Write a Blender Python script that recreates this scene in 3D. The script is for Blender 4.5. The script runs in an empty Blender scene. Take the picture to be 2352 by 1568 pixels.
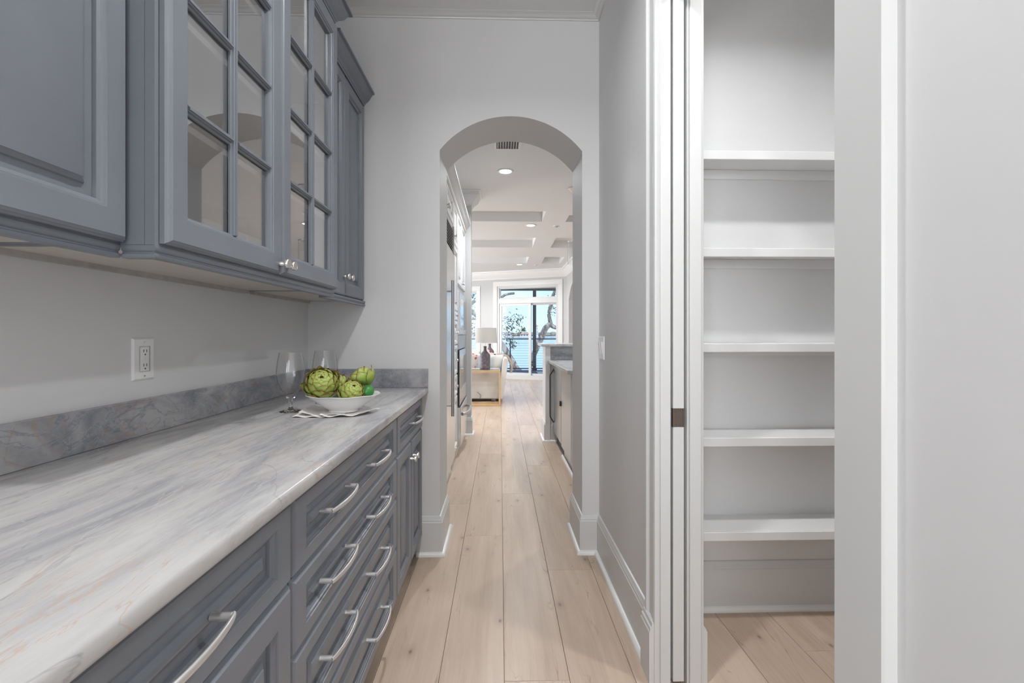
import bpy, bmesh, math, random
from mathutils import Vector, Matrix, noise

# ------------------------------------------------------------------ camera, world, lights, exposure
S = bpy.context.scene
COL = S.collection
PI = math.pi
cam_d = bpy.data.cameras.new('camera')
cam = bpy.data.objects.new('camera', cam_d)
COL.objects.link(cam)
cam.location = (0, 0, 1.205)
cam.rotation_euler = (PI / 2, 0, -math.atan(27 / 1045.0))
cam_d.sensor_width = 36
cam_d.lens = 36 * 1045.0 / 2352
cam_d.shift_y = -17 / 2352.0
cam_d.clip_start = 0.02
cam_d.clip_end = 6000
S.camera = cam
S.view_settings.view_transform = 'Standard'
S.view_settings.look = 'None'
S.view_settings.gamma = 1
S.view_settings.use_curve_mapping = False
S.view_settings.exposure = -0.08
S.cycles.max_bounces = 10
S.cycles.diffuse_bounces = 6
S.cycles.glossy_bounces = 5
S.cycles.transmission_bounces = 8
S.cycles.transparent_max_bounces = 16
S.cycles.caustics_reflective = False
S.cycles.caustics_refractive = False
S.cycles.sample_clamp_indirect = 6

W = bpy.data.worlds.new('sky')
S.world = W
W.use_nodes = True
wn, wl = W.node_tree.nodes, W.node_tree.links
wn.clear()
w_out = wn.new('ShaderNodeOutputWorld')
w_bg = wn.new('ShaderNodeBackground')
w_tc = wn.new('ShaderNodeTexCoord')
w_sep = wn.new('ShaderNodeSeparateXYZ')
w_ramp = wn.new('ShaderNodeValToRGB')
w_noise = wn.new('ShaderNodeTexNoise')
w_map = wn.new('ShaderNodeMapping')
w_mix = wn.new('ShaderNodeMixRGB')
w_cr = wn.new('ShaderNodeValToRGB')
wl.new(w_tc.outputs['Generated'], w_sep.inputs[0])
wl.new(w_sep.outputs[2], w_ramp.inputs[0])
e = w_ramp.color_ramp.elements
e[0].position = 0.0
e[0].color = (0.62, 0.80, 1.0, 1)
e[1].position = 0.6
e[1].color = (0.20, 0.42, 0.9, 1)
q = e.new(0.12)
q.color = (0.42, 0.66, 1.0, 1)
wl.new(w_tc.outputs['Generated'], w_map.inputs[0])
w_map.inputs['Scale'].default_value = (1.5, 1.5, 9)
wl.new(w_map.outputs[0], w_noise.inputs[0])
w_noise.inputs['Scale'].default_value = 2.2
w_noise.inputs['Detail'].default_value = 6
wl.new(w_noise.outputs[0], w_cr.inputs[0])
w_cr.color_ramp.elements[0].position = 0.5
w_cr.color_ramp.elements[0].color = (0, 0, 0, 1)
w_cr.color_ramp.elements[1].position = 0.85
w_cr.color_ramp.elements[1].color = (0.6, 0.6, 0.6, 1)
wl.new(w_cr.outputs[0], w_mix.inputs[0])
wl.new(w_ramp.outputs[0], w_mix.inputs[1])
w_mix.inputs[2].default_value = (0.85, 0.92, 1.0, 1)
wl.new(w_mix.outputs[0], w_bg.inputs[0])
w_bg.inputs['Strength'].default_value = 1.6
wl.new(w_bg.outputs[0], w_out.inputs[0])


def light(name, kind, loc, energy, rot=(0, 0, 0), size=0.12, size_y=None, color=(1, 1, 1), spread=None, angle=None):
    d = bpy.data.lights.new(name, kind)
    d.energy = energy
    d.color = color
    if kind == 'AREA':
        d.shape = 'RECTANGLE' if size_y else 'DISK'
        d.size = size
        if size_y:
            d.size_y = size_y
        if spread:
            d.spread = spread
    if kind == 'SUN':
        d.angle = angle or 0.01
    if kind == 'SPOT':
        d.spot_size = spread or 2.4
        d.spot_blend = 0.6
        d.shadow_soft_size = size
    o = bpy.data.objects.new(name, d)
    o.location = loc
    o.rotation_euler = rot
    COL.objects.link(o)
    return o


COOL = (0.94, 0.975, 1.0)
WARM = (0.985, 0.99, 1.0)
# sun on the landscape outside (high, from behind the house)
light('sun', 'SUN', (0, 0, 30), 3.2, rot=(math.radians(38), 0, math.radians(25)), angle=0.009, color=(1, 0.96, 0.9))
# unseen fill lights added behind the camera and beside the living room
light('fill_rear', 'AREA', (-0.1, -4.75, 1.55), 36, rot=(math.radians(90), 0, 0), size=1.2, size_y=2.2, color=(0.97, 0.985, 1.0))
light('fill_back_room', 'AREA', (-1.95, -4.55, 1.6), 172, rot=(math.radians(90), 0, math.radians(-14)), size=1.7, size_y=2.1, color=(0.98, 0.99, 1.0))
light('fill_living_side', 'AREA', (-4.4, 9.2, 1.5), 230, rot=(0, math.radians(-90), 0), size=2.2, size_y=3.4, color=(0.95, 0.98, 1.0))
CAN_CORRIDOR = [(0.0, 1.0, 2.953), (0.0, -1.3, 2.953), (0.0, -0.2, 2.953)]
CAN_KITCHEN = [(0.054, 4.736, 2.895), (0.474, 7.075, 2.895), (0.469, 11.05, 2.895)]


# ------------------------------------------------------------------ node / material helpers
def nmat(name):
    m = bpy.data.materials.new(name)
    m.use_nodes = True
    n = m.node_tree.nodes
    l = m.node_tree.links
    return m, n, l, n['Principled BSDF']


def setp(b, rough=None, metal=None, spec=None, coat=None):
    if rough is not None:
        b.inputs['Roughness'].default_value = rough
    if metal is not None:
        b.inputs['Metallic'].default_value = metal
    if spec is not None:
        b.inputs['Specular IOR Level'].default_value = spec
    if coat is not None:
        b.inputs['Coat Weight'].default_value = coat


def coords(n, l, scale=(1, 1, 1), kind='Object', rot=(0, 0, 0), rnd=False):
    tc = n.new('ShaderNodeTexCoord')
    mp = n.new('ShaderNodeMapping')
    mp.inputs['Scale'].default_value = scale
    mp.inputs['Rotation'].default_value = rot
    src = tc.outputs[kind]
    if rnd:
        oi = n.new('ShaderNodeObjectInfo')
        mu = n.new('ShaderNodeVectorMath')
        mu.operation = 'MULTIPLY_ADD'
        cb = n.new('ShaderNodeCombineXYZ')
        for i in range(3):
            l.new(oi.outputs['Random'], cb.inputs[i])
        mu.inputs[1].default_value = (37.0, 61.0, 23.0)
        l.new(cb.outputs[0], mu.inputs[0])
        l.new(src, mu.inputs[2])
        src = mu.outputs[0]
    l.new(src, mp.inputs[0])
    return mp.outputs[0]


def ntex(n, l, vec, scale, detail=4, rough=0.55, dist=0.0):
    t = n.new('ShaderNodeTexNoise')
    t.inputs['Scale'].default_value = scale
    t.inputs['Detail'].default_value = detail
    t.inputs['Roughness'].default_value = rough
    t.inputs['Distortion'].default_value = dist
    l.new(vec, t.inputs['Vector'])
    return t.outputs['Fac']


def ramp(n, l, fac, stops):
    r = n.new('ShaderNodeValToRGB')
    el = r.color_ramp.elements
    while len(el) > 1:
        el.remove(el[-1])
    el[0].position = stops[0][0]
    el[0].color = tuple(stops[0][1]) + (1,) if not isinstance(stops[0][1], (int, float)) else (stops[0][1],) * 3 + (1,)
    for p, c in stops[1:]:
        x = el.new(p)
        x.color = (c, c, c, 1) if isinstance(c, (int, float)) else tuple(c) + (1,)
    l.new(fac, r.inputs[0])
    return r.outputs[0]


def mixc(n, l, fac, a, b, mode='MIX'):
    m = n.new('ShaderNodeMixRGB')
    m.blend_type = mode
    for i, x in ((0, fac), (1, a), (2, b)):
        if isinstance(x, (int, float)):
            m.inputs[i].default_value = x if i == 0 else (x, x, x, 1)
        elif isinstance(x, tuple):
            m.inputs[i].default_value = x + (1,)
        else:
            l.new(x, m.inputs[i])
    return m.outputs[0]


def bump(n, l, b, h, strength=0.1, dist=0.001):
    bp = n.new('ShaderNodeBump')
    bp.inputs['Strength'].default_value = strength
    bp.inputs['Distance'].default_value = dist
    l.new(h, bp.inputs['Height'])
    l.new(bp.outputs[0], b.inputs['Normal'])


def simple(name, col, rough=0.5, metal=0.0, var=0.03, vscale=6, bs=0.0, bscale=200, scale=(1, 1, 1), spec=None, coat=None):
    m, n, l, b = nmat(name)
    v = coords(n, l, scale)
    f = ntex(n, l, v, vscale)
    lo = tuple(c * (1 - var) for c in col)
    hi = tuple(min(1, c * (1 + var)) for c in col)
    l.new(ramp(n, l, f, [(0.3, lo), (0.7, hi)]), b.inputs['Base Color'])
    setp(b, rough, metal, spec, coat)
    if bs:
        bump(n, l, b, ntex(n, l, coords(n, l), bscale, 3), bs)
    return m


M = {}
M['wall'] = simple('wall_paint', (0.66, 0.66, 0.66), 0.55, var=0.012, vscale=2, bs=0.12, bscale=90)
M['kwall'] = simple('kitchen_wall_paint', (0.56, 0.56, 0.56), 0.55, var=0.012, vscale=2, bs=0.1, bscale=90)
M['ceiling'] = simple('ceiling_paint', (0.74, 0.74, 0.74), 0.6, var=0.01, vscale=2, bs=0.1, bscale=80)
M['trim'] = simple('trim_paint', (0.63, 0.635, 0.63), 0.32, var=0.01, vscale=3, bs=0.05, bscale=30, scale=(1, 1, 0.2))
M['shoe'] = simple('shoe_molding_highlight', (0.80, 0.80, 0.79), 0.3, var=0.01)  # trim paint made whiter, its reflected highlight put into the colour
M['shelf'] = simple('shelf_paint', (0.76, 0.76, 0.76), 0.35, var=0.01)
M['pantry'] = simple('pantry_paint', (0.70, 0.70, 0.70), 0.5, var=0.012, bs=0.1, bscale=90)
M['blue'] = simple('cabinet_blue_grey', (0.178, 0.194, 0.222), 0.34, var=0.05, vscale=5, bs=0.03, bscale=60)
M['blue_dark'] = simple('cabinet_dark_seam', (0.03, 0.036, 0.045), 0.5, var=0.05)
M['interior'] = simple('cabinet_interior', (0.16, 0.155, 0.15), 0.5, var=0.04)
M['maple'] = simple('cabinet_underside', (0.60, 0.545, 0.49), 0.5, var=0.05, vscale=8, scale=(8, 1, 1))
M['rail'] = simple('underside_rail', (0.42, 0.395, 0.37), 0.5, var=0.15, vscale=25)
M['nickel'] = simple('satin_nickel', (0.66, 0.64, 0.62), 0.27, 1.0, var=0.03)
M['nickel_white'] = simple('satin_nickel_bright', (0.80, 0.79, 0.78), 0.34, 0.85, var=0.02)
M['bronze'] = simple('bronze_latch', (0.24, 0.195, 0.165), 0.35, 0.7, var=0.08)
M['white_plastic'] = simple('white_plastic', (0.80, 0.80, 0.80), 0.28, var=0.01)
M['dark'] = simple('dark_slot', (0.02, 0.02, 0.02), 0.6)
M['white_cab'] = simple('white_cabinet_paint', (0.76, 0.765, 0.765), 0.28, var=0.01)
M['steel'] = simple('stainless_steel', (0.70, 0.70, 0.70), 0.24, 1.0, var=0.05, vscale=40, scale=(1, 1, 0.05))
M['steel_soft'] = simple('brushed_steel_edge', (0.50, 0.50, 0.50), 0.35, 1.0, var=0.05)
M['oven_glass'] = simple('oven_glass', (0.30, 0.31, 0.32), 0.05, 0.9, var=0.02)
M['black'] = simple('black_plastic', (0.018, 0.018, 0.02), 0.4)
M['oak'] = simple('light_oak', (0.62, 0.43, 0.24), 0.45, var=0.12, vscale=9, scale=(1, 6, 6))
M['linen'] = simple('white_linen', (0.66, 0.64, 0.61), 0.9, var=0.04, bs=0.3, bscale=350)
M['linen2'] = simple('sofa_linen', (0.72, 0.70, 0.68), 0.9, var=0.03, bs=0.3, bscale=300)
M['shade'] = simple('lamp_shade_linen', (0.52, 0.51, 0.485), 0.9, var=0.03, bs=0.3, bscale=350)
M['teal_fabric'] = simple('pale_teal_fabric', (0.50, 0.58, 0.585), 0.85, var=0.04, bs=0.3, bscale=300)
M['woven'] = simple('woven_tan', (0.50, 0.42, 0.36), 0.9, var=0.25, vscale=90, bs=0.8, bscale=120)
M['slate'] = simple('slate_ceramic', (0.15, 0.125, 0.145), 0.55, var=0.45, vscale=22, bs=0.4, bscale=90)
M['porcelain'] = simple('white_porcelain', (0.78, 0.78, 0.775), 0.18, var=0.01, coat=0.4)
M['napkin'] = simple('cotton_napkin', (0.80, 0.775, 0.745), 0.9, var=0.02, bs=0.35, bscale=500)
M['lime'] = simple('green_skin', (0.035, 0.20, 0.035), 0.35, var=0.25, vscale=30)
M['art_core'] = simple('artichoke_core', (0.10, 0.14, 0.02), 0.6, var=0.2)
M['alu'] = simple('bronze_aluminium', (0.17, 0.165, 0.16), 0.45, 0.3)
M['soffit'] = simple('porch_soffit', (0.46, 0.40, 0.35), 0.7, var=0.1)
M['deck'] = simple('deck_boards', (0.17, 0.165, 0.17), 0.7, var=0.1)
M['water'] = simple('sea_water', (0.16, 0.36, 0.42), 0.12, var=0.12, vscale=0.02, bs=0.5, bscale=0.8)
M['tower'] = simple('white_stucco', (0.80, 0.72, 0.66), 0.8)
M['house_roof'] = simple('terracotta', (0.55, 0.30, 0.22), 0.8, var=0.1)
M['glow'] = None


def emis(name, col, s):
    m, n, l, b = nmat(name)
    b.inputs['Base Color'].default_value = (0.8, 0.8, 0.8, 1)
    b.inputs['Emission Color'].default_value = col + (1,)
    b.inputs['Emission Strength'].default_value = s
    return m


M['glow'] = emis('lamp_lens', (1.0, 0.98, 0.95), 9)


def thin_glass(name, tint=(1, 1, 1), ior=1.5, rough=0.0, refl=(1, 1, 1), top=0.9):
    m, n, l, b = nmat(name)
    n.remove(b)
    out = n['Material Output']
    tr = n.new('ShaderNodeBsdfTransparent')
    tr.inputs[0].default_value = tint + (1,)
    gl = n.new('ShaderNodeBsdfGlossy')
    gl.inputs['Roughness'].default_value = rough
    gl.inputs[0].default_value = refl + (1,)
    lw = n.new('ShaderNodeLayerWeight')
    lw.inputs[0].default_value = 0.5
    pw = n.new('ShaderNodeMath')
    pw.operation = 'POWER'
    pw.inputs[1].default_value = 4.5
    l.new(lw.outputs['Facing'], pw.inputs[0])
    f0 = ((ior - 1) / (ior + 1)) ** 2
    ma = n.new('ShaderNodeMath')
    ma.operation = 'MULTIPLY_ADD'
    ma.inputs[1].default_value = top - f0
    ma.inputs[2].default_value = f0
    l.new(pw.outputs[0], ma.inputs[0])
    mx = n.new('ShaderNodeMixShader')
    l.new(ma.outputs[0], mx.inputs[0])
    l.new(tr.outputs[0], mx.inputs[1])
    l.new(gl.outputs[0], mx.inputs[2])
    l.new(mx.outputs[0], out.inputs[0])
    return m


M['pane'] = thin_glass('cabinet_glass', (0.93, 0.93, 0.94), 4.2)
M['window_glass'] = thin_glass('window_glass', (0.97, 0.98, 0.98), 1.25)
def edge_glass(name, ior, top, edge):
    m = thin_glass(name, (1, 1, 1), ior, top=top)
    n, l = m.node_tree.nodes, m.node_tree.links
    tr = [x for x in n if x.bl_idname == 'ShaderNodeBsdfTransparent'][0]
    lw = [x for x in n if x.bl_idname == 'ShaderNodeLayerWeight'][0]
    l.new(ramp(n, l, lw.outputs['Facing'], [(0.0, 0.985), (0.6, 0.96), (0.85, (edge * 1.25, edge * 1.26, edge * 1.28)), (1.0, edge)]), tr.inputs[0])
    return m


M['goblet'] = edge_glass('clear_goblet_glass', 1.45, 0.7, 0.5)
M['crystal'] = edge_glass('crystal', 1.6, 0.75, 0.55)


def marble(name, base, darkc, lightc, rust, stretch, rot, vs=1.0, dark_amt=0.6, rough=0.16):
    m, n, l, b = nmat(name)
    v = coords(n, l, stretch, rot=rot)
    v2 = coords(n, l, (1, 1, 1))
    big = ntex(n, l, v, 1.6 * vs, 6, 0.6, 0.8)
    fine = ntex(n, l, v, 7 * vs, 8, 0.65, 0.5)
    c = ramp(n, l, big, [(0.32, darkc), (0.48, base), (0.66, lightc)])
    c2 = ramp(n, l, fine, [(0.3, 0.80), (0.5, 1.0), (0.75, 1.06)])
    c = mixc(n, l, dark_amt, c, c2, 'MULTIPLY')
    # thin veins: ridges of a distorted noise
    def vein(scale, dist, width, seedv):
        vv = coords(n, l, stretch, rot=rot)
        add = n.new('ShaderNodeVectorMath')
        add.operation = 'ADD'
        add.inputs[1].default_value = seedv
        l.new(vv, add.inputs[0])
        f = ntex(n, l, add.outputs[0], scale, 7, 0.55, dist)
        s = n.new('ShaderNodeMath')
        s.operation = 'SUBTRACT'
        s.inputs[1].default_value = 0.5
        l.new(f, s.inputs[0])
        a = n.new('ShaderNodeMath')
        a.operation = 'ABSOLUTE'
        l.new(s.outputs[0], a.inputs[0])
        return ramp(n, l, a.outputs[0], [(0.0, 1.0), (width, 0.0)])
    v1 = vein(1.5 * vs, 1.2, 0.014, (3.1, 1.7, 0))
    v3 = vein(1.1 * vs, 1.8, 0.012, (9.4, 5.2, 2))
    v4 = vein(2.3 * vs, 1.0, 0.010, (14.4, 2.2, 7))
    mask = ramp(n, l, ntex(n, l, v2, 2.3, 3), [(0.42, 0.0), (0.60, 1.0)])
    c = mixc(n, l, mixc(n, l, 0.55, 0.0, v1), c, darkc)
    c = mixc(n, l, mixc(n, l, mask, 0.0, mixc(n, l, 0.75, 0.0, v3)), c, rust)
    c = mixc(n, l, mixc(n, l, 0.6, 0.0, v4), c, lightc)
    l.new(c, b.inputs['Base Color'])
    setp(b, rough, 0, 0.5)
    return m


gm_, gn_, gl_, gb_ = nmat('solid_glass')
gb_.inputs['Transmission Weight'].default_value = 1.0
gb_.inputs['Roughness'].default_value = 0.0
gb_.inputs['IOR'].default_value = 1.45
M['solid_glass'] = gm_
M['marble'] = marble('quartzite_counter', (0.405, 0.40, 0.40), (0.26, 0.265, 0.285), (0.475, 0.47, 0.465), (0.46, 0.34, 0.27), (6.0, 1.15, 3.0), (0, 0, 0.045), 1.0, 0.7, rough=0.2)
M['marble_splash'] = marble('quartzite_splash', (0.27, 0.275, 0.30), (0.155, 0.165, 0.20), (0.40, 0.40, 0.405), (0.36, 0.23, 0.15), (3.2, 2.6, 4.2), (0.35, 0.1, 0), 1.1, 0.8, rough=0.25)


def wood_mat():
    m, n, l, b = nmat('oak_plank')
    v = coords(n, l, (1, 1, 1), rnd=True)
    def mp(scale):
        q = n.new('ShaderNodeMapping')
        q.inputs['Scale'].default_value = scale
        l.new(v, q.inputs[0])
        return q.outputs[0]
    f1 = ntex(n, l, mp((9, 0.9, 1)), 1.0, 5, 0.6, 0.6)
    f2 = ntex(n, l, mp((70, 2.5, 1)), 1.0, 4, 0.6, 0.3)
    c = ramp(n, l, f1, [(0.3, (0.47, 0.355, 0.27)), (0.5, (0.545, 0.425, 0.33)), (0.72, (0.61, 0.49, 0.39))])
    c = mixc(n, l, 0.5, c, ramp(n, l, f2, [(0.3, 0.86), (0.6, 1.03)]), 'MULTIPLY')
    # fine straight grain lines, patchy and wandering
    f4 = ntex(n, l, mp((16, 0.5, 1)), 1.6, 3, 0.5, 1.6)
    s4 = n.new('ShaderNodeMath'); s4.operation = 'PINGPONG'; s4.inputs[1].default_value = 0.05
    l.new(f4, s4.inputs[0])
    gm = ramp(n, l, ntex(n, l, mp((5, 1.1, 1)), 1.0, 2), [(0.45, 0.0), (0.62, 0.55)])
    c = mixc(n, l, gm, c, mixc(n, l, 1.0, c, ramp(n, l, s4.outputs[0], [(0.0, 0.80), (0.012, 1.0)]), 'MULTIPLY'))
    # long hairline cracks, patchy
    f3 = ntex(n, l, mp((6, 0.8, 1)), 1.4, 4, 0.5, 0.7)
    s = n.new('ShaderNodeMath'); s.operation = 'SUBTRACT'; s.inputs[1].default_value = 0.52
    l.new(f3, s.inputs[0])
    a = n.new('ShaderNodeMath'); a.operation = 'ABSOLUTE'
    l.new(s.outputs[0], a.inputs[0])
    crack = ramp(n, l, a.outputs[0], [(0.0, 1.0), (0.008, 0.0)])
    msk = ramp(n, l, ntex(n, l, mp((14, 3.0, 1)), 1.0, 4), [(0.52, 0.0), (0.64, 0.6)])
    c = mixc(n, l, mixc(n, l, msk, 0.0, crack), c, (0.24, 0.16, 0.11))
    # knots
    vo = n.new('ShaderNodeTexVoronoi')
    vo.voronoi_dimensions = '2D'
    vo.inputs['Scale'].default_value = 1.0
    vo.inputs['Randomness'].default_value = 1.0
    l.new(mp((3.2, 1.9, 0.0)), vo.inputs['Vector'])
    c = mixc(n, l, ramp(n, l, vo.outputs['Distance'], [(0.0, 0.9), (0.014, 0.7), (0.026, 0.3), (0.06, 0.12), (0.11, 0.0)]), c, (0.20, 0.14, 0.11))
    oi = n.new('ShaderNodeObjectInfo')
    c = mixc(n, l, 1.0, c, ramp(n, l, oi.outputs['Random'], [(0.0, (0.95, 0.94, 0.93)), (1.0, (1.04, 1.04, 1.04))]), 'MULTIPLY')
    l.new(c, b.inputs['Base Color'])
    setp(b, 0.32, 0, 0.45)
    bump(n, l, b, f2, 0.12, 0.0006)
    return m


M['plank'] = wood_mat()
M['seam'] = simple('subfloor_seam', (0.42, 0.28, 0.18), 0.8)


def uv_ramp_mat(name, stops, rough=0.5, nz=0.25):
    m, n, l, b = nmat(name)
    tc = n.new('ShaderNodeTexCoord')
    sp = n.new('ShaderNodeSeparateXYZ')
    l.new(tc.outputs['UV'], sp.inputs[0])
    nf = ntex(n, l, tc.outputs['Object'], 45, 3)
    ad = n.new('ShaderNodeMath')
    ad.operation = 'MULTIPLY_ADD'
    ad.inputs[1].default_value = nz
    l.new(nf, ad.inputs[0])
    sb = n.new('ShaderNodeMath')
    sb.operation = 'SUBTRACT'
    sb.inputs[1].default_value = nz * 0.5
    l.new(sp.outputs[1], sb.inputs[0])
    l.new(sb.outputs[0], ad.inputs[2])
    c = ramp(n, l, ad.outputs[0], stops)
    l.new(c, b.inputs['Base Color'])
    setp(b, rough)
    return m


M['bract'] = uv_ramp_mat('artichoke_leaf', [(0.0, (0.08, 0.15, 0.02)), (0.4, (0.20, 0.30, 0.04)), (0.8, (0.34, 0.43, 0.10)), (0.95, (0.28, 0.24, 0.05)), (1.0, (0.16, 0.04, 0.02))], 0.45)
M['bark'] = None


def bark():
    m, n, l, b = nmat('oak_bark')
    f = ntex(n, l, coords(n, l, (1, 1, 0.4)), 7, 8, 0.7)
    l.new(ramp(n, l, f, [(0.35, (0.07, 0.058, 0.05)), (0.5, (0.25, 0.21, 0.175)), (0.64, (0.60, 0.54, 0.46))]), b.inputs['Base Color'])
    setp(b, 0.9)
    bump(n, l, b, f, 0.8, 0.05)
    return m


M['bark'] = bark()
M['leaf_oak'] = simple('oak_leaves', (0.09, 0.10, 0.045), 0.8, var=0.4, vscale=2)
M['treeline'] = simple('far_trees_hazed', (0.30, 0.29, 0.22), 0.9, var=0.5, vscale=0.05)  # lightened, distance haze put into the colour


def floral():
    m, n, l, b = nmat('floral_fabric')
    v = coords(n, l)
    vo = n.new('ShaderNodeTexVoronoi')
    vo.inputs['Scale'].default_value = 17
    l.new(v, vo.inputs['Vector'])
    f = ntex(n, l, v, 6, 2)
    spot = ramp(n, l, vo.outputs['Distance'], [(0.40, 1.0), (0.46, 0.0)])
    col = ramp(n, l, vo.outputs['Color'], [(0.2, (0.012, 0.015, 0.04)), (0.55, (0.10, 0.03, 0.04)), (0.75, (0.5, 0.08, 0.05)), (1.0, (0.3, 0.3, 0.12))])
    area = ramp(n, l, f, [(0.44, 0.0), (0.5, 1.0)])
    c = mixc(n, l, mixc(n, l, area, 0.0, spot), (0.70, 0.60, 0.58), col)
    l.new(c, b.inputs['Base Color'])
    setp(b, 0.9)
    return m


M['floral'] = floral()


# ------------------------------------------------------------------ mesh helpers
class MB:
    def __init__(s):
        s.v = []
        s.f = []
        s.uv = None

    def add(s, vs, fs):
        b = len(s.v)
        s.v += [tuple(v) for v in vs]
        s.f += [tuple(b + i for i in f) for f in fs]
        return s

    def box(s, x0, x1, y0, y1, z0, z1):
        x0, x1 = sorted((x0, x1)); y0, y1 = sorted((y0, y1)); z0, z1 = sorted((z0, z1))
        vs = [(x, y, z) for x in (x0, x1) for y in (y0, y1) for z in (z0, z1)]
        return s.add(vs, [(0, 1, 3, 2), (4, 6, 7, 5), (0, 4, 5, 1), (2, 3, 7, 6), (0, 2, 6, 4), (1, 5, 7, 3)])

    def prism(s, poly, axis, a, b):
        """polygon in the two other axes, extruded along axis from a to b"""
        def P(p, t):
            q = list(p)
            q.insert(axis, t)
            return tuple(q)
        n = len(poly)
        return s.add([P(p, a) for p in poly] + [P(p, b) for p in poly],
                     [tuple(range(n))[::-1], tuple(range(n, 2 * n))] + [(i, (i + 1) % n, n + (i + 1) % n, n + i) for i in range(n)])

    def lathe(s, prof, seg=32, c=(0, 0, 0), fn=None, closed=False):
        vs = []
        for r, z in prof:
            for k in range(seg):
                a = 2 * PI * k / seg
                x, y, zz = r * math.cos(a), r * math.sin(a), z
                if fn:
                    x, y, zz = fn(x, y, zz, a, r)
                vs.append((c[0] + x, c[1] + y, c[2] + zz))
        fs = []
        m = len(prof)
        for i in range(m if closed else m - 1):
            for k in range(seg):
                k2 = (k + 1) % seg
                j = (i + 1) % m
                fs.append((i * seg + k, i * seg + k2, j * seg + k2, j * seg + k))
        if not closed:
            fs.append(tuple(range(seg))[::-1])
            fs.append(tuple((m - 1) * seg + k for k in range(seg)))
        return s.add(vs, fs)

    def tube(s, pts, radii, seg=10, sx=1.0, up=Vector((0, 0, 1))):
        """circular/elliptic section along a polyline"""
        pts = [Vector(p) for p in pts]
        if isinstance(radii, (int, float)):
            radii = [radii] * len(pts)
        vs = []
        for i, p in enumerate(pts):
            d = (pts[min(i + 1, len(pts) - 1)] - pts[max(i - 1, 0)]).normalized()
            u = d.cross(up)
            if u.length < 1e-4:
                u = d.cross(Vector((1, 0, 0)))
            u.normalize()
            w = d.cross(u).normalized()
            for k in range(seg):
                a = 2 * PI * k / seg
                vs.append(p + (u * math.cos(a) * sx + w * math.sin(a)) * radii[i])
        n = len(pts)
        fs = [(i * seg + k, i * seg + (k + 1) % seg, (i + 1) * seg + (k + 1) % seg, (i + 1) * seg + k) for i in range(n - 1) for k in range(seg)]
        fs += [tuple(range(seg))[::-1], tuple((n - 1) * seg + k for k in range(seg))]
        return s.add(vs, fs)

    def cyl(s, p, q, r, seg=20):
        return s.tube([p, q], r, seg)

    def sweep(s, prof, path, closed=False, flip=1):
        """profile [(offset, z)] along an XY path with mitred corners; offset to the left of the direction (times flip)"""
        n = len(path)
        P = [Vector((p[0], p[1])) for p in path]
        m = len(prof)
        vs = []
        for i in range(n):
            a = P[i] - P[i - 1] if (i > 0 or closed) else P[1] - P[0]
            b = P[(i + 1) % n] - P[i] if (i < n - 1 or closed) else a
            a = a.normalized(); b = b.normalized()
            na = Vector((-a.y, a.x)); nb = Vector((-b.y, b.x))
            mi = (na + nb)
            mi = mi / max(0.2, mi.dot(na)) if mi.length > 1e-6 else na
            for o, z in prof:
                q = P[i] + mi * o * flip
                vs.append((q.x, q.y, z))
        fs = []
        for i in range(n if closed else n - 1):
            j = (i + 1) % n
            for k in range(m):
                fs.append((i * m + k, j * m + k, j * m + (k + 1) % m, i * m + (k + 1) % m))
        if not closed:
            fs += [tuple(range(m)), tuple((n - 1) * m + k for k in range(m))[::-1]]
        return s.add(vs, fs)

    def rings(s, R, T, rect, cap0=False, cap1=True, loop=False):
        """R = [(inset_a, inset_b, depth)], T(a, b, d) -> xyz, rect = (a0, a1, b0, b1)"""
        a0, a1, b0, b1 = rect
        vs = []
        for ia, ib, d in R:
            for a, b in ((a0 + ia, b0 + ib), (a1 - ia, b0 + ib), (a1 - ia, b1 - ib), (a0 + ia, b1 - ib)):
                vs.append(T(a, b, d))
        fs = []
        m = len(R)
        for i in range(m if loop else m - 1):
            j = (i + 1) % m
            for k in range(4):
                fs.append((i * 4 + k, i * 4 + (k + 1) % 4, j * 4 + (k + 1) % 4, j * 4 + k))
        if cap0:
            fs.append((3, 2, 1, 0))
        if cap1:
            fs.append(tuple((m - 1) * 4 + k for k in range(4)))
        return s.add(vs, fs)

    def xf(s, mtx):
        s.v = [tuple(mtx @ Vector(v)) for v in s.v]
        return s


def link(o, parent=None, label=None, cat=None, group=None, kind=None):
    COL.objects.link(o)
    if parent is not None:
        o.parent = parent
    for k, v in (('label', label), ('category', cat), ('group', group), ('kind', kind)):
        if v:
            o[k] = v
    return o


def wloc(o):
    p = Vector(o.location)
    while o.parent:
        o = o.parent
        p = p + Vector(o.location)
    return p


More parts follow.
